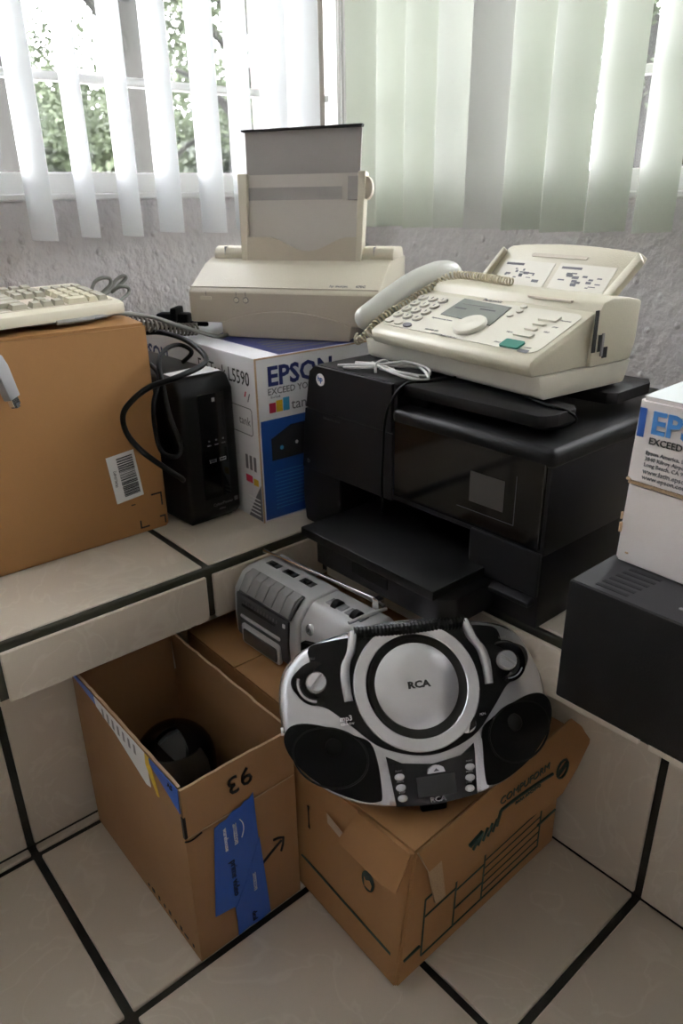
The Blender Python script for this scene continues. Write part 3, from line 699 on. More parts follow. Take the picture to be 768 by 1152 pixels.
tp('grey_card', 'greyboard', [(.013, .150), (.246, .150), (.248, .244), (.010, .244)], -.0075, -.004); tp('card_top_edge', 'ink', [(.005, .243), (.249, .244), (.251, .2485), (.004, .246)], -.009, .004)

# ================================================================ things on the right bench
# ---- black multifunction printer
hp = thing('multifunction_printer', 'large black multifunction printer with touch screen carrying the fax machine', 'printer', (-.985, .770, ZT))
bm = new()
# left column with leaning outer side
prism(bm, [(-.026, 0), (-.032, .05), (-.030, .10), (-.012, .22), (.004, .262), (.012, .268), (.076, .268), (.076, 0)], .002, .40, 'y', bev=.006, seg=2)
box(bm, .07, .494, .002, .40, .110, .262, bev=.006); box(bm, .366, .494, .002, .40, .0, .115, bev=.004); box(bm, .07, .37, .01, .40, 0, .048); box(bm, .07, .37, .26, .40, .04, .115)
fin(bm, 'chassis', 'hp', hp, smooth=30)
bm = new(); box(bm, .205, .499, -.004, .402, .238, .2655, bev=.0125, seg=5); fin(bm, 'scanner_lid', 'blackp', hp, smooth=35)
bm = new(); prism(bm, [(-.008, .256), (.004, .292), (.020, .303), (.206, .303), (.212, .296), (.212, .256)], .004, .40, 'y', bev=.004, seg=2); fin(bm, 'feeder_block', 'hp', hp, smooth=35)
bm = new(); prism(bm, [(-.024, .110), (-.011, .222), (.207, .222), (.207, .110)], -.0012, .02, 'y', bev=.0008); fin(bm, 'front_fascia', 'hp', hp)
bm = new(); prism(bm, [(-.009, .2245), (.004, .289), (.018, .3005), (.205, .3005), (.205, .2245)], -.0012, .02, 'y', bev=.0008); fin(bm, 'front_fascia', 'hp', hp)
U0 = [(.214, .016), (.455, .018), (.463, .026), (.468, .045), (.468, .085), (.456, .10), (.39, .108), (.36, .13), (.36, .16), (.39, .182), (.452, .188), (.463, .20), (.463, .29), (.452, .308), (.214, .31)]
bm = new(); prism(bm, U0, .282, .2985, 'z', bev=.0012); fin(bm, 'feeder_tray', 'blackp', hp, smooth=35)
bm = new(); box(bm, .216, .25, .03, .30, .264, .286); fin(bm, 'tray_hinge', 'blackm', hp)
bm = new(); box(bm, .212, .488, -.0025, .006, .122, .247, bev=.002); fin(bm, 'control_panel', 'gloss', hp)
o = plate(hp, 'touch_screen', 'screen', (0, -.0026, 0), X, Z, rect(.367, .427, .160, .206), .0008)
bm = new()
for q in ((.345, .445, .146, .1468), (.445, .4458, .146, .218), ): box(bm, q[0], q[1], -.0032, -.0024, q[2], q[3])
fin(bm, 'screen_border', 'dgrey', hp)
lg = plate(hp, 'logo_disc', 'white', (0, -.0010, 0), X, Z, disc(.034, .279, .0105, 28), .0012); text(lg, 'hp', .013, (.034, -.0024, .2805), X, (.15, 0, 1), 'epblue', bold=.03)
text(hp, '♲' if False else 'D', .010, (-.006, -.0015, .124), X, Z, 'mgrey')
text(hp, 'Officejet Pro 8610', .006, (.06, -.0014, .214), X, Z, 'dgrey')
# output tray and paper drawer reaching past the bench edge
bm = new(); box(bm, .108, .402, -.112, .22, .050, .066, bev=.003); fin(bm, 'output_tray', 'blackp', hp, smooth=30)
bm = new(); prism(bm, [(.132, -.098), (.40, -.098), (.418, -.08), (.418, .05), (.118, .05), (.118, -.08)], .004, .048, 'z', bev=.003); fin(bm, 'paper_drawer', 'hp', hp, smooth=30)
bm = new(); box(bm, .22, .30, -.1005, -.096, .020, .040, bev=.002); fin(bm, 'drawer_pull', 'blackm', hp)
bm = new(); prism(bm, [(-.010, .036), (-.012, .044), (.004, .050), (.004, .036)], .372, .486, 'x', bev=.0015); fin(bm, 'door_lip', 'hp', hp)
bm = new(); box(bm, .372, .492, -.0022, .004, .052, .118, bev=.0015); fin(bm, 'side_door', 'hp', hp)
cable('black_lead', 'thin black lead hanging down the front of the large black printer', [(-.72, .845, .7435), (-.735, .80, .7425), (-.755, .775, .740), (-.772, .762, .715), (-.785, .7605, .68), (-.79, .7605, .62), (-.792, .7605, .575), (-.788, .7585, .545), (-.782, .752, .528)], .0022, 'cable')
cable('black_lead', 'black lead curling off the right end of the feeder tray under the fax', [(-.62, .86, .736), (-.55, .835, .7365), (-.516, .838, .732), (-.512, .850, .718), (-.53, .84, .7065), (-.56, .82, .7045)], .002, 'cable')
b = new()
zc = .7415
for P in ([(-.93, .80, 0), (-.89, .815, .004), (-.85, .822, .008), (-.80, .818, .004), (-.77, .826, .002)], [(-.925, .835, 0), (-.88, .828, .006), (-.85, .822, .010), (-.815, .842, .016), (-.775, .85, .010), (-.765, .835, .003), (-.80, .815, .006), (-.85, .82, .004)], [(-.90, .85, .001), (-.87, .83, .005), (-.845, .815, .008), (-.80, .80, .008), (-.765, .805, .004), (-.755, .83, .002), (-.80, .85, .012), (-.84, .828, .012)], [(-.91, .795, 0), (-.87, .81, .004), (-.835, .83, .009), (-.79, .86, .008)]):
    tube(b, [(x+.01, y-.018, zc+z) for x, y, z in P], .0024, 7, 6)
tube(b, [(-.845+.01, .787, zc), (-.848+.01, .792, zc+.014), (-.845+.01, .81, zc+.016), (-.842+.01, .824, zc)], .0022, 6, 5)
tag(fin(b, 'cable_bundle', 'cablew', smooth=60), 'pale twisted cable bundle tied on top of the large black printer', 'cable')

# ---- fax machine
FZ = .7385
fx_ = thing('fax_machine', 'ivory fax telephone with keypad and grey display on top of the black printer', 'fax machine', (-.557, .837, FZ), -6)
bm = new(); prism(bm, [(.004, 0), (-.004, .006), (-.010, .034), (.19, .034), (.178, .0)], -.392, -.002, 'x', bev=.004, seg=2); fin(bm, 'base', 'faxw2', fx_, smooth=35)
bm = new()
prism(bm, [(-.022, .034), (-.030, .046), (-.027, .056), (-.018, .061), (.095, .108), (.115, .112), (.115, .034)], -.352, -.004, 'x', bev=.005, seg=2); fin(bm, 'front_body', 'faxw', fx_, smooth=35)
bm = new(); prism(bm, [(.088, .034), (.094, .104), (.105, .121), (.125, .126), (.160, .124), (.190, .118), (.188, .060), (.180, .034)], -.345, .002, 'x', bev=.004, seg=2); fin(bm, 'rear_body', 'faxw', fx_, smooth=35)
bm = new(); prism(bm, [(-.006, .034), (-.008, .046), (.13, .085), (.175, .085), (.175, .034)], -.400, -.350, 'x', bev=.004); fin(bm, 'cradle', 'faxw', fx_, smooth=35)
bm = new(); box(bm, -.13, -.05, .099, .104, .1165, .1195); fin(bm, 'feed_slot', 'beige2', fx_)
bm = new(); box(bm, .0015, .003, .088, .095, .055, .112); box(bm, .0015, .003, .10, .112, .055, .078); box(bm, .0015, .003, .112, .122, .045, .060); fin(bm, 'latch_gap', 'ink', fx_)
bm = new(); box(bm, .0022, .0046, .106, .111, .048, .080, bev=.0008); fin(bm, 'latch', 'mgrey', fx_)
# inclined control panel frame: origin at the lip, x right, y up the slope
th = math.atan2(.047, .113); pdir = (0, math.cos(th), math.sin(th)); po = Vector((0, -.018, .0612))
def on(x, s, d=0): return po+Vector((x, 0, 0))+Vector(pdir)*s+Vector((0, -math.sin(th), math.cos(th)))*d
def fp(name, m, poly, t=.001, d=0, bev=0, smooth=None): return plate(fx_, name, m, on(0, 0, d), X, pdir, poly, t, smooth, bev)
fp('keypad_panel', 'faxw2', rrect(-.346, -.012, .006, .112, .014), .0010, bev=0)
o = fp('display', 'lcd', [(-.250, .058), (-.135, .050), (-.140, .104), (-.247, .110)], .0012, .001)
for q in (rect(-.240, -.215, .080, .0825), rect(-.190, -.158, .086, .0885), rect(-.235, -.170, .094, .0945)):
    plate(o, 'display_text', 'ink', on(0, 0, .0023), X, pdir, q, .0002)
for r_ in range(4):
    for c_ in range(3):
        cx = -.332+.0245*c_; cy = .036+.0195*r_
        k = fp('keypad_key', 'faxw2', disc(cx, cy, .0092, 18, .0072), .0035, .001, smooth=40)
        fp('key_ring', 'inkg', disc(cx, cy, .0102, 18, .0082), .0002, .0011)
        text(k, ('*0#', '789', '456', '123')[r_][c_], .0085, on(cx, cy, .0047), X, pdir, 'inkg')
for cx, cy, m in ((-.333, .0165, 'faxw2'), (-.308, .0155, 'faxw2'), (-.283, .0135, 'inkg')):
    k = fp('function_key', m, disc(cx, cy, .0095, 18, .0055), .0025, .001, smooth=40)
bm = new(); lathe(bm, [(.026, 0), (.026, .004), (.024, .0065), (.008, .0075), (.006, .0068), (0, .0066)], 32, basis(on(-.165, .040, .001), X, pdir)); fin(bm, 'navigation_dial', 'faxw2', fx_, smooth=40)
for k, (cx, cy, m, w_, h_) in enumerate(((-.060, .016, 'green', .034, .018), (-.062, .042, 'faxw2', .034, .010), (-.063, .058, 'faxw2', .022, .006), (-.060, .072, 'faxw2', .022, .006), (-.056, .090, 'faxw2', .034, .014))):
    fp('start_button' if m == 'green' else 'panel_button', m, rrect(cx-w_/2, cx+w_/2, cy-h_/2, cy+h_/2, .0025), .003, .001, smooth=40)
for cx, cy in ((-.125, .083), (-.118, .097), (-.122, .110)): fp('quick_dial_button', 'faxw2', disc(cx, cy, .006, 14, .0045), .0025, .001, smooth=40)
for s, sz, cx, cy in (('Panasonic', .010, -.19, .1155), ('Digital Answering System', .0045, -.235, .0465), ('KX-FHD 351', .0055, -.225, .014), ('COMPACT PLAIN PAPER FAX', .0045, -.19, .0065), ('START', .004, -.088, .016), ('MENU', .004, -.09, .044), ('HELP', .004, -.035, .058), ('STOP', .004, -.032, .072), ('MONITOR', .004, -.028, .09), ('COPY', .0045, -.032, .016)):
    text(fx_, s, sz, on(cx, cy, .0011), X, pdir, 'inkg')
fp('copy_badge', 'inkg', rrect(-.042, -.024, .004, .011, .001), .0003, .001)
# document support at the rear
ts = basis((-.026, .160, .118), X, (0, .62, .78))
def dt(name, m, poly, d0, d1, bev=0, mx=ts): b = new(); prism(b, poly, d0, d1, 'z', bev=bev, mtx=mx); return fin(b, name, m, fx_, smooth=35)
dt('document_support', 'faxw', [(-.262, 0), (-.01, 0), (.014, .055), (.016, .070), (.002, .078)]+[(-.03-.19*k/8, .0815+.004*math.sin(math.pi*k/8)) for k in range(9)]+[(-.243, .078), (-.255, .066)], -.004, 0, bev=.0015)
dt('support_side', 'faxw', [(-.012, -.002), (.004, -.002), (.019, .06), (.008, .072)], 0, .012, bev=.002); dt('support_side', 'faxw', [(-.268, -.004), (-.258, -.004), (-.245, .066), (-.252, .07)], 0, .010, bev=.002)
dt('support_handle_slot', 'beige2', rrect(-.19, -.08, .060, .066, .003), .0001, .0012)
for a, bq in ((-.24, -.135), (-.125, -.022)):
    o = dt('instruction_label', 'faxw2', [(a, .004), (bq, .002), (bq+.002, .050), (a+.002, .052)], .0002, .0008)
    bm = new()
    box(bm, a+.008, a+.046, .042, .046, .0009, .0011, mtx=ts)
    for k in range(16):
        px_ = a+.01+rng.random()*(bq-a-.03); py_ = .012+rng.random()*.024; box(bm, px_, px_+rng.uniform(.003, .014), py_, py_+rng.uniform(.0008, .005), .0009, .0011, mtx=ts)
    fin(bm, 'label_print', 'inkg', o)
# handset
hs = [(-.388, -.028, .062), (-.386, .0, .073), (-.384, .04, .094), (-.384, .09, .116), (-.384, .14, .130), (-.385, .175, .130), (-.386, .19, .122)]
bm = new(); S = smoothpath(hs, 8); n = len(S)
tube(bm, S, lambda t: .0215*max(.30, (1-abs(2*t-1)**9)**.5)*(1 if t < .5 else 1-.12*(t-.5)*2), 16, 1, smooth=False)
for v in bm.verts: pass
fin(bm, 'handset', 'handset', fx_, smooth=60)
cp = coilpts([(-.383, -.030, .040), (-.372, -.040, .034), (-.358, -.034, .045), (-.358, 0, .070), (-.352, .05, .092), (-.346, .10, .114), (-.33, .128, .131), (-.29, .134, .134), (-.23, .130, .133), (-.19, .126, .132)], .0056, 52, 9)
bm = new(); tube(bm, cp, .0017, 6, 1, smooth=False); fin(bm, 'coiled_cord', 'coil', fx_, smooth=60)

# ---- black unit overhanging the bench, with the worn Epson carton on top
bu = thing('black_unit', 'plain black metal box with top vent slots overhanging the right bench edge', 'device', (-.386, .664, ZT))
UH = .163
bm = new(); box(bm, 0, .42, 0, .34, .004, UH, bev=.003); fin(bm, 'case', 'blackp', bu, smooth=30)
bm = new(); box(bm, .003, .417, .003, .337, UH-.001, UH+.0004); fin(bm, 'top_panel', 'topgrey', bu)
bm = new(); box(bm, .004, .416, .002, .12, -.0, .004, bev=0) if False else box(bm, .03, .39, .13, .32, 0, .006); fin(bm, 'foot_pad', 'blackm', bu)
for k in range(6):
    bm = new(); box(bm, .026+.0015*k, .064+.0015*k, .012+k*.0115, .017+k*.0115, UH-.0006, UH+.0009, mtx=None); fin(bm, 'vent_slot', 'ink', bu)
bm = new(); lathe(bm, [(0, 0), (.003, 0), (.0025, .001), (0, .0012)], 10, Matrix.Translation((.115, .03, UH))); fin(bm, 'screw', 'mgrey', bu)
e2 = thing('printer_carton', 'worn white printer carton with blue lettering on the black metal box', 'box', (-.378, .746, ZT+UH+.0012), -3)
bm = new(); hexa(bm, [(0, 0, 0), (.36, 0, 0), (.36, .17, 0), (0.0, .17, 0), (.001, .003, .098), (.36, .003, .098), (.36, .17, .098), (.001, .17, .098)]); bmesh.ops.bevel(bm, geom=bm.edges[:], offset=.003, segments=2, affect='EDGES'); fin(bm, 'lower_carton', 'boxwhite2', e2, smooth=30)
bm = new(); hexa(bm, [(.0, -.002, .100), (.36, -.002, .100), (.36, .17, .100), (.0, .17, .100), (.003, -.001, .197), (.36, -.001, .197), (.36, .17, .205), (.003, .17, .205)]); bmesh.ops.bevel(bm, geom=bm.edges[:], offset=.004, segments=2, affect='EDGES'); fin(bm, 'upper_carton', 'boxwhite2', e2, smooth=30)
bm = new(); box(bm, .002, .358, .001, .16, .097, .101); fin(bm, 'carton_seam', 'cardedge', e2)
bm = new(); sheet(bm, [(.006, .002, .1974), (.356, .002, .1974), (.356, .166, .2052), (.006, .166, .2052)], .0006); fin(bm, 'top_tape', 'boxtop', e2)
o = plate(e2, 'blue_print_tab', 'epblue', (0, -.0018, 0), X, Z, rect(.0055, .0135, .154, .186), .0006)
text(e2, 'EPSON', .034, (.020, -.0022, .171), X, Z, 'epcyan', align='LEFT', bold=.028, ext=.0004); text(e2, 'EXCEED YOUR VISION', .0105, (.0205, -.0022, .1515), X, Z, 'ink', align='LEFT', bold=.01, ext=.0004)
for k, s in enumerate(('Epson America, Inc.', '3840 Kilroy Airport Way', 'Long Beach, CA 90806', 'www.latin.epson.com', 'www.epson.com')): text(e2, s, .0062 if k < 3 else .0078, (.019, -.0022, .138-.0068*k-(.001 if k > 2 else 0)), X, Z, 'inkg', align='LEFT', ext=.0004)
bm = new()
for q in ((.0, -.002, .036, .003, .012), (.0, -.002, .052, .002, .009), (.012, -.002, .012, .004, .002), (.001, -.004, .1015, .005, .003)): box(bm, q[0], q[0]+q[3], q[1]+.001, q[1]+.004, q[2], q[2]+q[4], bev=.0006)
fin(bm, 'scuff', 'cardedge', e2)

# ================================================================ things on the floor
# ---- open carton with blue tape (local: x right along world +y, y back along world -x)
oc = thing('open_carton', 'open brown carton with blue tape and a handwritten 93 beside the bench', 'box', (-.671, .296, 0), 90)
BW, BD, BH, T = .178, .345, .235, .004
bm = new()
box(bm, 0, BW, 0, BD, 0, T); box(bm, 0, BW, 0, T, T, BH); box(bm, 0, BW, BD-T, BD, T, BH); box(bm, 0, T, T, BD-T, T, BH); box(bm, BW-T, BW, T, BD-T, T, BH)
fin(bm, 'carton_body', 'card2', oc)
def wavy(n, amp): return [rng.uniform(-amp, amp) for _ in range(n)]
def flap(name, p0, p1, h, lean, m, n=10, amp=.0012, inset=.002):
    """upright flap from hinge p0-p1, height h, leaning outwards by vector lean"""
    p0, p1 = Vector(p0), Vector(p1); d = (p1-p0).normalized(); nrm = Vector((d.y, -d.x, 0))
    b = new(); A = []; wv = wavy(n+1, amp)
    for k in range(n+1):
        t = inset+(1-2*inset)*k/n; q = p0.lerp(p1, t); tp_ = q+Vector((0, 0, h+wv[k]))+Vector(lean)
        A.append([b.verts.new(v) for v in (q, tp_, tp_-nrm*T, q-nrm*T)])
    for a, c in zip(A, A[1:]):
        for i in range(4):
            f = b.faces.new((a[i], a[(i+1) % 4], c[(i+1) % 4], c[i])); f.material_index = 1 if i == 1 else 0
    b.faces.new(A[0]); b.faces.new(A[-1][::-1])
    return fin(b, name, [m, 'cardedge'], oc)
f_front = flap('flap', (0, 0, BH), (BW, 0, BH), .083, (0, -.002, 0), 'card2')
f_left = flap('flap', (0, BD, BH), (0, .004, BH), .085, (.001, 0, 0), 'card2', 22, .0013)
f_right = flap('flap', (BW, .004, BH), (BW, BD-.01, BH), .085, (-.004, 0, 0), 'card2', 26, .0014)
f_back = flap('flap', (BW-.004, BD, BH), (.004, BD, BH), .087, (0, .0, 0), 'card2')
text(f_front, '93', .042, (.086, -.0024, .283), (-1, 0, -.12), (.12, -.01, -1), 'ink', name='handwritten_number', bold=.0, ext=.0006)
tpm = plate(oc, 'parcel_tape', 'tape', (0, -.0026, 0), X, Z, [(.028, .070), (.060, .064), (.062, .03), (.112, .02), (.108, .15), (.105, .250), (.098, .243), (.090, .243), (.084, .238), (.070, .238), (.060, .231), (.050, .231), (.041, .228)], .0006)
tpm2 = plate(oc, 'parcel_tape', 'tape', (0, -.0033, 0), X, Z, [(.061, .004), (.062, .062), (.082, .10), (.109, .165), (.114, .085), (.1185, .006), (.10, .003), (.08, .006)], .0006)
DN = (.02, 0, -1)
for s, sz, x_, z_, m in (('amazon', .0125, .072, .198, 'white'), ('warehouse', .0095, .056, .198, 'white'), ('prime video', .0145, .064, .120, 'ink'), ('amazon', .0115, .096, .088, 'white'), ('deal', .012, .090, .022, 'ink')):
    text(tpm, s, sz, (x_, -.0046, z_), DN, (1, 0, .02), m, ext=.0004)
bm = new(); tube(bm, [(.080, -.0036, .218), (.0845, -.0036, .208), (.085, -.0036, .196), (.081, -.0036, .184)], .0008, 5, 4); fin(bm, 'tape_logo', 'white', tpm)
bm = new(); tube(bm, [(.110, -.001, .106), (.128, -.001, .117), (.148, -.001, .128)], .0019, 6, 4); tube(bm, [(.134, -.001, .138), (.1515, -.001, .131), (.146, -.001, .108)], .0019, 6, 2)
fin(bm, 'printed_arrow', 'ink', oc)
bm = new(); tube(bm, [(-.001, -.0005, .232), (.004, -.001, .2295), (.012, -.001, .229), (.024, -.001, .232)], .0012, 5, 4); fin(bm, 'pen_mark', 'ink', oc)
bm = new(); box(bm, -.0006, .0035, -.001, .004, .236, .272); fin(bm, 'corner_gap', 'ink', oc)
bm = new(); box(bm, .003, BW-.002, -.0008, .001, .2335, .2352); fin(bm, 'fold_crease', 'cardedge', oc)
# left side: shipping label, yellow strip and tape along the rim  (plane x=0, viewer's right is -y)
lab = [(.060, .268), (.13, .255), (.252, .298), (.255, .319), (.085, .3205)]
def lp_(name, m, pts, d=.0006):
    b = new(); sheet(b, [(-.0004, y_, z_) for y_, z_ in pts], d, n=(-1, 0, 0)); return fin(b, name, m, oc)
lo = lp_('shipping_label', 'white', [(.086, .262), (.10, .258), (.19, .290), (.250, .302), (.254, .318), (.092, .3185)])
bm = new()
for k in range(7): box(bm, -.0015, -.0011, .12+k*.017, .126+k*.017, .296, .312)
fin(bm, 'label_print', 'mgrey', lo)
lp_('yellow_strip', 'yellow', [(.062, .262), (.068, .260), (.092, .300), (.090, .3185), (.080, .3185)], .0009)
lp_('blue_tape', 'tape', [(.003, .278), (.03, .290), (.078, .310), (.078, .3185), (.002, .3185)], .0011); lp_('blue_tape', 'tape', [(.252, .305), (.335, .313), (.34, .3195), (.254, .3185)], .0011)
text(oc, 'AS', .012, (-.0018, .022, .310), (0, -1, 0), Z, 'ink', ext=.0004)
bm = new()
for k in range(9): box(bm, -.0006, .0, .018+k*.017, .018+k*.017+rng.uniform(.004, .011), .010, .010+rng.uniform(.003, .009))
fin(bm, 'worn_print', 'ink', oc)['kind'] = 'stuff'
# ---- black dome device inside it
dm = thing('dome_device', 'glossy black rounded device lying inside the open brown carton', 'device', (-.898, .398, .0041))
bm = new(); prof = [(0, 0), (.055, 0), (.063, .01), (.066, .10)]+[(.066*math.cos(R(a)), .150+.066*math.sin(R(a))) for a in range(0, 91, 10)]
lathe(bm, [(max(r, 0) if r > 1e-4 else 0, z) for r, z in prof], 32); fin(bm, 'body', 'gloss', dm, smooth=50)
bm = new()
for i in range(9):
    for j in range(5): pass
ring = []
for a in range(-50, 51, 10):
    c, s = math.cos(R(a-25)), math.sin(R(a-25)); ring.append([bm.verts.new((c*r, s*r, z)) for r, z in ((.0665, .135), (.070, .146), (.0665, .174), (.055, .193), (.050, .191))])
for a, c in zip(ring, ring[1:]):
    for k in range(4): bm.faces.new((a[k], a[k+1], c[k+1], c[k]))
fin(bm, 'visor', 'screen', dm, smooth=60)
for a in (-55, -35, -15):
    bm = new(); box(bm, -.010, .010, -.004, .004, -.006, .006, bev=.002, mtx=Matrix.Rotation(R(a+0), 4, 'Z') @ Matrix.Translation((.067, 0, .122)) @ Matrix.Rotation(R(90), 4, 'Z')); fin(bm, 'button', 'dgrey', dm)

# ---- low brown carton in the corner carrying the cassette radio
lc = thing('low_carton', 'low closed brown carton in the corner under the silver cassette radio', 'box', (-.715, .505, 0), 90)
bm = new(); box(bm, 0, .335, 0, .305, 0, .296, bev=.003); fin(bm, 'carton_body', 'card3', lc, smooth=30)
bm = new(); box(bm, .001, .334, .001, .151, .296, .2995); o = fin(bm, 'top_flap', 'card3', lc); bm = new(); box(bm, .001, .334, .154, .304, .296, .2995); fin(bm, 'top_flap', 'card3', lc)

# ---- archive box (local axes = world, origin at near bottom corner)
ab = thing('archive_box', 'orange-brown cardboard archive box with printed green form under the CD player', 'box', (-.460, .474, 0))
AW, AD, AH = .234, .375, .250
bm = new()
hexa(bm, [(0, 0, 0), (-.004, AD, 0), (-AW, AD, 0), (-AW, .008, 0), (.012, .018, AH), (-.006, AD, AH-.006), (-AW, AD, AH-.006), (-AW, .012, AH-.004)])
bmesh.ops.bevel(bm, geom=bm.edges[:], offset=.004, segments=2, affect='EDGES'); fin(bm, 'carton_body', 'card3', ab, smooth=30)
# flap hanging over the long right side (+x)
bm = new(); A = []; n = 14
for k in range(n+1):
    t = k/n; y_ = .022+t*(.365); bulge = .030*max(0, (t-.45)/.55)**1.5
    drop = .108*min(1, (1-((t-.80)/.20)**2 if t > .80 else 1)+.0)
    xh = .012-.018*t
    hi = Vector((xh+.002, y_, AH+.002)); mid = Vector((xh+.012+bulge*.8, y_+.010*max(0, 1-t*2.2), AH-.030)); lo = Vector((xh+.008+bulge, y_+.030*max(0, 1-t*2.2), AH-max(drop, .012)-(.004*math.sin(k*2.3) if t < .15 else 0)))
    if drop < .035: mid = hi.lerp(lo, .5)+Vector((.006, 0, .002))
    A.append([bm.verts.new(v) for v in (hi, mid, lo, lo-Vector((.003, 0, 0)), mid-Vector((.003, 0, .001)), hi-Vector((.003, 0, .003)))])
for a, c in zip(A, A[1:]):
    for i in range(6): f = bm.faces.new((a[i], a[(i+1) % 6], c[(i+1) % 6], c[i])); f.material_index = 1 if i == 2 or (a is A[0] and i == 1) else 0
bm.faces.new(A[0]).material_index = 1; bm.faces.new(A[-1][::-1])
fin(bm, 'side_flap', ['card3', 'cardedge'], ab, smooth=40)
bm = new(); box(bm, .0, .0, 0, 0, 0, 0) if False else None
sheet(bm, [(-.087, .0125, AH-.001), (.008, .0165, AH-.001), (-.004, .004, AH-.070), (-.028, .0025, AH-.075), (-.118, .0025, AH-.072)], .003, n=(0, -.97, .25)); fin(bm, 'end_flap', ['card3', 'cardedge'], ab)
bm = new(); sheet(bm, [(-.150, .0095, AH-.050), (-.075, .0045, AH-.064), (-.070, .003, AH-.075), (-.145, .0065, AH-.062)], .0008, n=(0, -1, 0)); fin(bm, 'clear_tape', 'cleartape', ab)
bm = new(); sheet(bm, [(-.196, .0098, AH-.070), (-.192, .0098, AH-.070), (-.190, .0055, AH-.105), (-.186, .0055, AH-.106)], .0008, n=(0, -1, 0)); fin(bm, 'tear', 'ink', ab)
# printing on the -y end: y of face at height z
def ey(x, z): return (.008*(-x/AW))+ (.018-(.006*(-x/AW)))*z/AH - .0008
bm = new(); sheet(bm, [(-.228, ey(-.228, .062), .062), (-.014, ey(-.014, .052), .052), (-.014, ey(-.014, .057), .057), (-.228, ey(-.228, .067), .067)], .0005, n=(0, -1, 0)); fin(bm, 'printed_band', 'inkgreen', ab)
o = plate(ab, 'printed_emblem', 'inkgreen', (-.066, ey(-.06, .145)-.0004, .140), X, (0, .06, 1), disc(0, 0, .0125, 20, .017), .0003); plate(o, 'emblem_face', 'card3', (-.066, ey(-.06, .145)-.0008, .140), X, (0, .06, 1), [(-.006, -.012), (.006, -.012), (.008, -.002), (.003, .004), (-.004, -.001), (-.008, .003)], .0003)
# printing on the +x side, viewer's right is +y; the face leans outward with height
def sx_(y_, z): return (-.004*y_/AD)*(1-z/AH)+(.012-.018*(y_/AD))*z/AH+.0007
SX, SY_ = (-.02, 1, 0), (.05, 0, 1)
bm = new()
def line(y0, z0, y1, z1, w_=.0012):
    a = Vector((sx_(y0, z0), y0, z0)); c = Vector((sx_(y1, z1), y1, z1)); tube(bm, [a, c], w_, 4, 1, smooth=False)
F0, F1, G0, G1 = .048, .325, .026, .140
for (a) in ((F0, G0, F1, G0), (F0, G1, F1, G1), (F0, G0, F0, G1), (F1, G0, F1, G1), (.115, G0, .115, G1), (.180, G0, .180, G1), (F0, .105, .115, .105), (.115, .10, .18, .10), (.115, .062, .18, .062)): line(*a)
for k in range(6): line(.180, .042+k*.016, F1, .042+k*.016, .0008)
line(.012, .050, .044, .050, .002); line(.318, .075, .368, .075, .002)
fin(bm, 'printed_form', 'inkgreen', ab)
def fl(y_, z): 
    t = (y_-.022)/.365; bul = .030*max(0, (t-.45)/.55)**1.5; xh = .012-.018*t
    return xh+.0125+bul*.9
bm = new()
def fline(y0, z0, y1, z1, w_=.0018):
    n_ = 8; tube(bm, [(fl(y0+(y1-y0)*k/n_, 0)+.0008-(.002 if z0 > .22 else 0), y0+(y1-y0)*k/n_, z0+(z1-z0)*k/n_) for k in range(n_+1)], w_, 4, 1, smooth=False)
fline(.185, .213, .30, .211, .0022); fline(.185, .213, .177, .190, .0022); fline(.115, .200, .143, .205, .0028); fline(.140, .203, .124, .186, .002)
for k in range(4): fline(.135+k*.011, .186, .144+k*.011, .203, .0018)
fin(bm, 'printed_brand_mark', 'inkgreen', ab)
text(ab, 'COMPUFORM', .019, (fl(.24, 0)-.0005, .240, .226), (fl(.29, 0)-fl(.17, 0), .12, 0), Z, 'inkgreen', sx=.95, ext=.0006); text(ab, 'PARA ARCHIVO', .008, (fl(.245, 0)+.0008, .247, .203), (fl(.29, 0)-fl(.19, 0), .10, 0), Z, 'inkgreen', ext=.0006)
bm = new(); b_ = [(fl(.322+.011*math.cos(R(a)), 0)+.0004, .322+.012*math.cos(R(a)), .208+.017*math.sin(R(a))) for a in range(0, 360, 30)]
tube(bm, b_+[b_[0]], .0018, 5, 1, smooth=False); tube(bm, [b_[1], b_[7]], .003, 5, 1, smooth=False); fin(bm, 'printed_emblem', 'inkgreen', ab)

# ================================================================ cassette radio
cr = thing('cassette_radio', 'grey-silver portable cassette radio with antenna behind the CD player', 'radio', (-.945, .560, .2997), 2)
CL, CD, CH = .285, .100, .128
def cprof(e=0): return [(.014+e, 0), (.002+e, .012), (0+e, .05), (.003+e, .096), (.020+e, .121-e*.5), (.036, CH-e*.5), (CD-.012, CH-e*.5), (CD, CH-.016), (CD, .01), (CD-.01, 0)]
bm = new(); prism(bm, cprof(), 0, .170, 'x', bev=.006, seg=3); fin(bm, 'deck_half', 'silver2', cr, smooth=40)
bm = new(); prism(bm, cprof(.006), .166, CL, 'x', bev=.006, seg=3); fin(bm, 'speaker_half', 'silver2', cr, smooth=40)
for k in range(7):
    bm = new(); box(bm, -.0035, .004, .012, .06, .018+k*.012, .025+k*.012, bev=.002); fin(bm, 'side_rib', 'mgrey', cr)
bm = new(); prism(bm, [(-.0025, .014), (-.0040, .05), (-.001, .094), (.006, .094), (.004, .014)], .012, .150, 'x', bev=.003, seg=2); dk = fin(bm, 'deck_panel', 'dgrey', cr, smooth=40)
bm = new(); box(bm, .026, .132, -.0062, .0, .052, .058, bev=.002, seg=2); fin(bm, 'trim_bar', 'silver2', dk, smooth=40)
bm = new(); prism(bm, rrect(.030, .132, .006, .044, .006), -.0075, .0, 'y', bev=.002); dd = fin(bm, 'cassette_door', 'silver2', dk, smooth=40)
bm = new(); prism(bm, rrect(.036, .126, .010, .036, .004), -.0090, -.004, 'y', bev=.001); fin(bm, 'door_window', 'dgrey', dd, smooth=40)
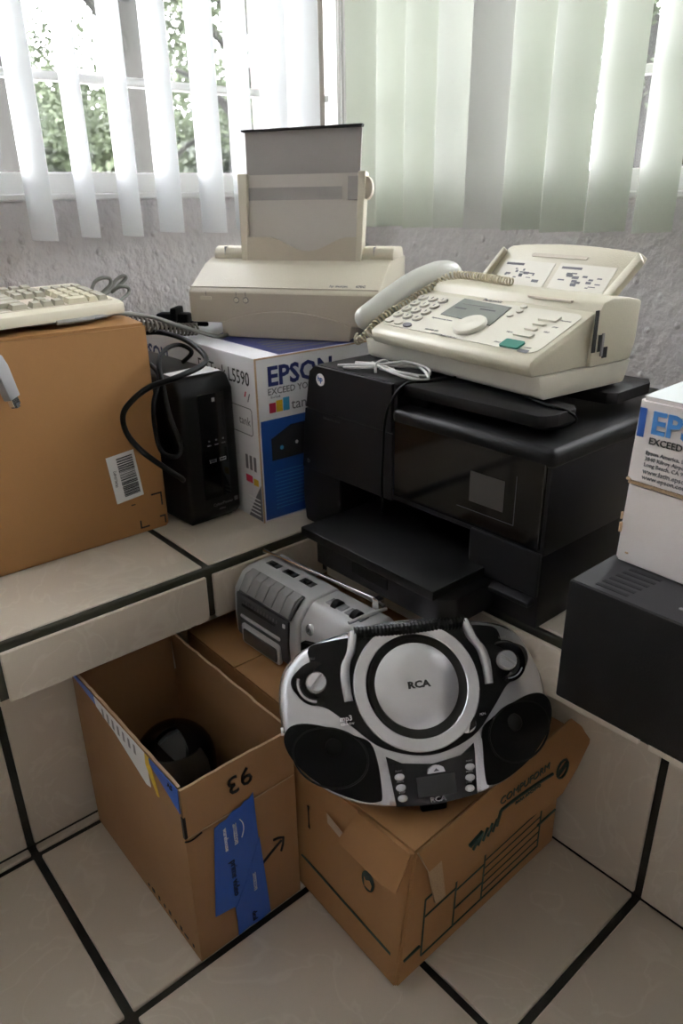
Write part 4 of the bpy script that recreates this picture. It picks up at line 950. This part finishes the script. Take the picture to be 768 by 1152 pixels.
bm = new(); box(bm, .030, .120, -.0046, -.001, .074, .078, bev=.001); fin(bm, 'tuning_slot', 'ink', dk)
bm = new()
for k in range(12): box(bm, .034+k*.008, .0355+k*.008, -.0036, -.001, .081, .086)
fin(bm, 'tuning_scale', 'inkg', dk)
bm = new(); box(bm, .138, .144, -.0036, -.0008, .080, .087, bev=.001); fin(bm, 'indicator', 'white', dk)
bm = new(); prism(bm, [(.0005, .098), (.017, .1225), (.030, .128), (.030, .1305), (.014, .126), (-.003, .099)], .022, .158, 'x', bev=.002); fin(bm, 'button_well', 'dgrey', cr, smooth=40)
for k in range(6):
    bm = new(); prism(bm, [(-.004, .104), (.012, .127), (.028, .133), (.028, .128), (.0, .10)], .026+k*.0215, .0465+k*.0215, 'x', bev=.0015); fin(bm, 'deck_button', 'mgrey', cr, smooth=40)
for k in range(3):
    bm = new(); box(bm, .020+k*.044, .050+k*.044, .058, .072, CH-.002, CH+.0008, bev=.0004); o = fin(bm, 'top_control', 'dgrey', cr)
    bm = new(); box(bm, .028+k*.044, .040+k*.044, .060, .070, CH, CH+.003, bev=.001); fin(bm, 'slide_knob', 'ink', o)
for k in range(2):
    bm = new(); box(bm, .186+k*.042, .222+k*.042, .046, .064, CH-.004, CH-.0015, bev=.0005); o = fin(bm, 'dial_frame', 'silver', cr)
    bm = new(); lathe(bm, [(0, -.006), (.011, -.006), (.012, -.005), (.012, .005), (.011, .006), (0, .006)], 20, Matrix.Translation((.204+k*.042, .055, CH-.007)) @ Matrix.Rotation(R(90), 4, 'Y')); fin(bm, 'thumb_dial', 'blackp', o, smooth=40)
bm = new(); prism(bm, [(.176, .006), (.278, .006), (.278, .090), (.262, .094), (.24, .092), (.225, .084), (.200, .078), (.180, .072)], -.0015, .012, 'y', bev=.001); fin(bm, 'speaker_grille', 'blackm', cr)
bm = new(); lathe(bm, [(0, .002), (.006, .002), (.0085, .0012), (.0095, 0), (.0095, -.003)], 24, basis((.190, .0095, .094), X, (0, .15, 1))); bd = fin(bm, 'logo_badge', 'silver', cr, smooth=40)
bm = new(); lathe(bm, [(.0062, .0), (.0062, .0026), (.0052, .0028), (.0052, 0)], 24, basis((.190, .0095, .094), X, (0, .15, 1))); fin(bm, 'badge_ring', 'inkg', bd)
text(bd, 'S', .007, (.190, .0066, .094), X, (0, .15, 1), 'ink', ext=.0006)
bm = new(); tube(bm, [(-.010, .078, CH+.006), (.080, .085, CH+.0065), (.245, .098, CH+.007)], lambda t: .0026 if t > .04 else .0036, 8, 4, smooth=True); an = fin(bm, 'antenna', 'chrome', cr, smooth=60)
bm = new(); box(bm, .243, .256, .090, .104, CH-.006, CH+.012, bev=.002); fin(bm, 'antenna_joint', 'chrome', an)
bm = new(); tube(bm, [(.02, .092, CH+.002), (.13, .094, CH+.003), (.262, .098, CH+.002)], .003, 8, 4); fin(bm, 'carry_handle', 'mgrey', cr, smooth=60)
bm = new(); tube(bm, [(.255, .03, CH-.001), (.262, .07, CH+.001), (.268, .096, CH+.001)], .0028, 8, 3); fin(bm, 'handle_arm', 'silver2', cr, smooth=60)

# ================================================================ CD boombox
bb = thing('cd_boombox', 'silver and black portable CD boombox with round lid on the archive box', 'boombox', (-.469, .555, .2505), 59.5)
FD, SD = Vector((0, .486, .874)), Vector((0, .7071, .7071)); RIM = Vector((0, .034, .070))
def bow(x): return Vector((0, .040*(abs(x)/.2)**2.4, 0))
NF, NS = Vector((0, -.874, .486)), Vector((0, -.7071, .7071))
def S(x, s, d=0):
    k = max(0, min(1, (s+.012)/.024)); k = k*k*(3-2*k)
    p = (RIM+FD*s)*(1-k)+(RIM+SD*s)*k; nn = (NF*(1-k)+NS*k).normalized()
    q = abs(x)/.2
    return p+bow(x)+Vector((x, 0, 0))+(nn+Vector((math.copysign(q**3*.8, x), 0, 0))).normalized()*d
def out(t, rho):
    """superellipse outline in (x, s)"""
    e = 2/2.6; c, s_ = math.cos(t), math.sin(t)
    return (math.copysign(abs(c)**e, c)*.197*rho, .060+math.copysign(abs(s_)**e, s_)*.122*rho)
bm = new(); N = 96; rings = []
for rho, drop in ((.05, 0), (.1, 0), (.15, 0), (.2, 0), (.25, 0), (.3, 0), (.35, 0), (.4, 0), (.45, 0), (.5, 0), (.55, 0), (.6, 0), (.65, 0), (.7, 0), (.75, 0), (.8, 0), (.85, 0), (.9, -.001), (.95, -.0035), (.985, -.009), (1.0, -.018)):
    rings.append([bm.verts.new(S(*out(2*math.pi*k/N, rho), drop)) for k in range(N)])
def rear(v, f, sh):
    yr = .198-.065*(abs(v.x)/.2)**2
    p = Vector((v.x*sh, v.y+(yr-v.y)*f, .105+(v.z-.105)*(1-(1-sh)*1.2)))
    p.y = max(p.y, v.y); p.z = max(p.z, .008); return p
last = [v.co.copy() for v in rings[-1]]
for f, sh in ((.3, 1.0), (.75, .985), (.93, .96), (1.0, .91)):
    rings.append([bm.verts.new(rear(v, f, sh)) for v in last])
c0 = bm.verts.new(S(0, .06))
for k in range(N): bm.faces.new((c0, rings[0][k], rings[0][(k+1) % N]))
for a, c in zip(rings, rings[1:]):
    for k in range(N): bm.faces.new((a[k], c[k], c[(k+1) % N], a[(k+1) % N]))
bm.faces.new(rings[-1])
fin(bm, 'shell', 'silver', bb, smooth=50)
bm = new()
for x_ in (-.11, 0, .11): box(bm, x_-.018, x_+.018, (.012 if x_ == 0 else .085), .15, -.0, .012, bev=.003)
fin(bm, 'foot_bar', 'blackm', bb)
def dens(poly, step=.006):
    o_ = []
    for a, c in zip(poly, poly[1:]+poly[:1]):
        n_ = max(1, int(math.hypot(c[0]-a[0], c[1]-a[1])/step))
        for k in range(n_): o_.append((a[0]+(c[0]-a[0])*k/n_, a[1]+(c[1]-a[1])*k/n_))
    return o_
def patch(name, m, poly, d, parent=None, rim=None, centre=None, dish=0, rings_=8, smooth=40, base=-.003):
    """panel that follows the shell; polygon in (x, s)"""
    P = dens(poly); cx = centre[0] if centre else sum(p[0] for p in P)/len(P); cy = centre[1] if centre else sum(p[1] for p in P)/len(P)
    b = new(); rg = []
    for r_ in range(1, rings_+1):
        f = r_/rings_; rg.append([b.verts.new(S(cx+(p[0]-cx)*f, cy+(p[1]-cy)*f, d-dish*(1-f*f))) for p in P])
    rg.append([b.verts.new(S(p[0], p[1], base)) for p in P]); c_ = b.verts.new(S(cx, cy, d-dish)); n_ = len(P)
    for k in range(n_): b.faces.new((c_, rg[0][k], rg[0][(k+1) % n_]))
    for a, c in zip(rg, rg[1:]):
        for k in range(n_): b.faces.new((a[k], c[k], c[(k+1) % n_], a[(k+1) % n_]))
    return fin(b, name, m, parent or bb, smooth)
def sm(poly, n=5): 
    L = len(poly); o_ = []
    for i in range(L):
        a, b_, c, d_ = (Vector((*poly[(i+j) % L], 0)) for j in (-1, 0, 1, 2))
        for k in range(n):
            t = k/n; v = .5*((2*b_)+(c-a)*t+(2*a-5*b_+4*c-d_)*t*t+(3*b_-a-3*c+d_)*t**3); o_.append((v.x, v.y))
    return o_
topdeck = [(-.169, .105), (-.166, .090), (-.150, .077), (-.125, .070), (-.098, .048), (-.06, .018), (0, .004), (.06, .018), (.098, .048), (.125, .072), (.150, .079), (.166, .095), (.165, .112), (.150, .124), (.132, .130), (.122, .155), (.06, .170), (0, .174), (-.06, .170), (-.122, .160), (-.142, .150), (-.142, .126), (-.158, .120)]
patch('top_deck', 'gloss2' if 'gloss2' in M else 'blackp', sm(topdeck), .0030, centre=(0, .09), rings_=12)
spk_l = [(-.186, .028), (-.182, .008), (-.165, -.012), (-.135, -.032), (-.095, -.046), (-.076, -.047), (-.070, -.040), (-.071, .0), (-.077, .026), (-.095, .036), (-.125, .046), (-.155, .050), (-.176, .044)]
for s in (-1, 1):
    pl = [(x_*(-s), y_) for x_, y_ in spk_l]
    if s > 0: pl = pl[::-1]
    sp = patch('speaker_grille', 'blackm', sm(pl, 4), .0030, dish=.0012)
    cx, cy = s*.130, .008
    b = new(); pts = [S(cx+.047*math.cos(a*math.pi/16), cy+.038*math.sin(a*math.pi/16), .0022) for a in range(33)]
    tube(b, pts, .0016, 5, 1, smooth=False); fin(b, 'speaker_ring', 'blackp', sp, smooth=60)
    b = new(); f0 = S(cx-s*.006, cy+.014, 0); lathe(b, [(.013, -.002), (.012, .002), (.008, .0045), (0, .006)], 20, basis(f0, X, S(cx, cy+.02)-S(cx, cy))); fin(b, 'dust_cap', 'blackp', sp, smooth=60)
    b = new(); box(b, -.0001, .0001, 0, .0001, 0, .0001); b.free()
    bar = [(s*.0615, -.052), (s*.0735, -.050), (s*.0745, .012), (s*.067, .016)]
    if s < 0: bar = bar[::-1]
    patch('silver_bar', 'silver', bar, .0026, rings_=4)
cpan = [(-.060, .008), (-.040, -.0015), (0, -.007), (.040, -.0015), (.060, .010), (.056, -.054), (.0, -.058), (-.053, -.055)]
cp_ = patch('control_panel', 'gloss', cpan, .003, rings_=10, centre=(0, -.03))
def fbasis(x, s, d): return basis(S(x, s, d), X, FD)
def fplate(name, m, x, s, poly, t, d=.003, parent=None):
    b = new(); prism(b, poly, 0, t, 'z', mtx=fbasis(x, s, d)); return fin(b, name, m, parent or bb, smooth=40)
fplate('display', 'lcd2', .002, -.034, rect(-.026, .026, -.013, .013), .0008)
for s, xs_ in ((-1, (-.0455, -.0450, -.0440)), (1, (.0500, .0485, .0465))):
    for k, x_ in enumerate(xs_):
        b = new(); lathe(b, [(.0065, 0), (.0062, .002), (.004, .0034), (0, .0036)], 18, fbasis(x_, -.018-.0135*k, .003) @ Matrix.Diagonal((1.05, .72, 1, 1))); k_ = fin(b, 'button', 'chrome' if False else 'silver', bb, smooth=50)
        text(bb, ('FUNC', 'PROG', 'STOP')[k], .0035, S(x_, -.0105-.0135*k, .0031), X, FD, 'mgrey')
ej = fplate('eject_button', 'silver', .003, -.0145, [(-.012, -.003), (.012, -.003), (.010, .003), (.005, .006), (0, .007), (-.005, .006), (-.010, .003)], .004); fplate('eject_symbol', 'ink', .003, -.0145, [(-.004, -.001), (.004, -.001), (0, .003)], .0044, parent=ej)
text(bb, 'RCA', .0085, S(.002, -.0515, .0042), X, FD, 'mgrey', bold=.03, sx=1.3)
# CD lid: concentric rings on the slanted deck
LC = S(-.004, .0945, .003); lb = basis(LC, X, SD)
b = new(); lathe(b, [(.0865, -.004), (.0865, .0045), (.085, .006), (.0710, .0055), (.0695, .004), (.0695, -.004)], 64, lb); lr = fin(b, 'lid_ring', 'silver3' if 'silver3' in M else 'silver', bb, smooth=40)
b = new(); lathe(b, [(.0697, .0035), (.062, .0005), (.0575, .0005), (.0575, -.002), (.0697, -.002)], 64, lb); fin(b, 'lid_groove', 'gloss', lr, smooth=40)
b = new(); lathe(b, [(.0578, 0), (.0575, .004), (.056, .0052), (.03, .0062), (0, .0065)], 64, lb); ld = fin(b, 'lid_disc', 'silver', lr, smooth=40)
text(ld, 'RCA', .0125, lb @ Vector((.002, .0, .0064)), X, SD, 'ink', bold=.045, sx=1.25, ext=.0006)
b = new(); lathe(b, [(.013, -.003), (.013, .006), (.011, .0075), (0, .0068)], 24, basis(S(.054, .036, .002), X, SD)); fin(b, 'lid_release', 'silver', bb, smooth=40)
b = new(); prism(b, [(.0, -.0125), (.0115, -.005), (.0125, .003), (.009, .0085)], .0, .0078, 'z', mtx=basis(S(.054, .036, .002), X, SD)); fin(b, 'lid_release_grip', 'gloss', bb)
text(bb, 'OPEN', .005, S(.078, .043, .0032), (1, .0, .2), SD, 'silver')
text(bb, 'mp3', .0095, S(-.104, .058, .0042), X, SD, 'white', bold=.02); text(bb, 'CD-R/RW', .0042, S(-.103, .051, .0042), X, SD, 'white')
# knobs
for x_, nm, cap in ((-.137, 'volume_knob', 'VOLUME'), (.130, 'tuning_knob', 'TUNING')):
    kbz = basis(S(x_, .104, .003), (1, 0, 0), SD)
    b = new(); lathe(b, [(.0295, -.003), (.0295, .001), (.027, .0022), (.020, .0005), (.016, -.0005), (0, -.0005)], 36, kbz); ds = fin(b, 'knob_dish', 'gloss', bb, smooth=40)
    b = new(); lathe(b, [(.0145, 0), (.014, .010), (.012, .0125), (0, .013)], 28, kbz); kn = fin(b, nm, 'silver', bb, smooth=40)
    b = new(); box(b, -.0022, .0022, -.0125, .0125, .0115, .0142, bev=.0008, mtx=kbz @ Matrix.Rotation(R(-38 if x_ < 0 else 50), 4, 'Z')); fin(b, 'knob_grip', 'mgrey', kn)
    a0, a1 = (160, 265) if x_ < 0 else (265, 330)
    b = new(); tube(b, [kbz @ Vector((.0245*math.cos(R(a0+(a1-a0)*k/12)), .0245*math.sin(R(a0+(a1-a0)*k/12)), .002)) for k in range(13)], lambda t: .0022 if x_ < 0 else .0012, 6, 1, smooth=False); fin(b, 'knob_scale', 'silver', ds, smooth=60)
    text(bb, cap, .0045, S(x_, .1375 if x_ < 0 else .137, .0033), X, SD, 'mgrey')
# folded carry handle: two silver arms and a ribbed black grip
hd = None
for s in (-1, 1):
    P = [S(s*.0975, .080, .006), S(s*.0985, .105, .009), S(s*.0955, .128, .010), S(s*.086, .146, .010), S(s*.0815, .163, .010), S(s*.0790, .174, .008)]
    b = new(); q = smoothpath(P, 6); prev = None; rr_ = []
    for i, p in enumerate(q):
        dn = NS; sd = Vector((1, 0, 0)); wd = .0062 if i > 6 else .0058
        rr_.append([b.verts.new(v) for v in (p-sd*wd-dn*.009, p-sd*wd+dn*.001, p-sd*wd*.5+dn*.004, p+sd*wd*.5+dn*.004, p+sd*wd+dn*.001, p+sd*wd-dn*.009)])
    for a, c in zip(rr_, rr_[1:]):
        for k in range(6): b.faces.new((a[k], a[(k+1) % 6], c[(k+1) % 6], c[k]))
    b.faces.new(rr_[0]); b.faces.new(rr_[-1][::-1]); fin(b, 'handle_arm', 'silver', bb, smooth=50)
b = new(); P = [S(-.078+.156*k/60, .172, .004) for k in range(61)]
tube(b, P, lambda t: .0085 if int(t*60) % 2 else .0098, 10, 1, smooth=False); fin(b, 'handle_grip', 'blackp', bb, smooth=20)
b = new(); lathe(b, [(0, 0), (.006, 0), (.006, .004), (.003, .005), (0, .005)], 14, basis(S(-.195, .035, -.008), (0, 0, 1), (0, -1, 0))); fin(b, 'side_jack', 'chrome', bb)
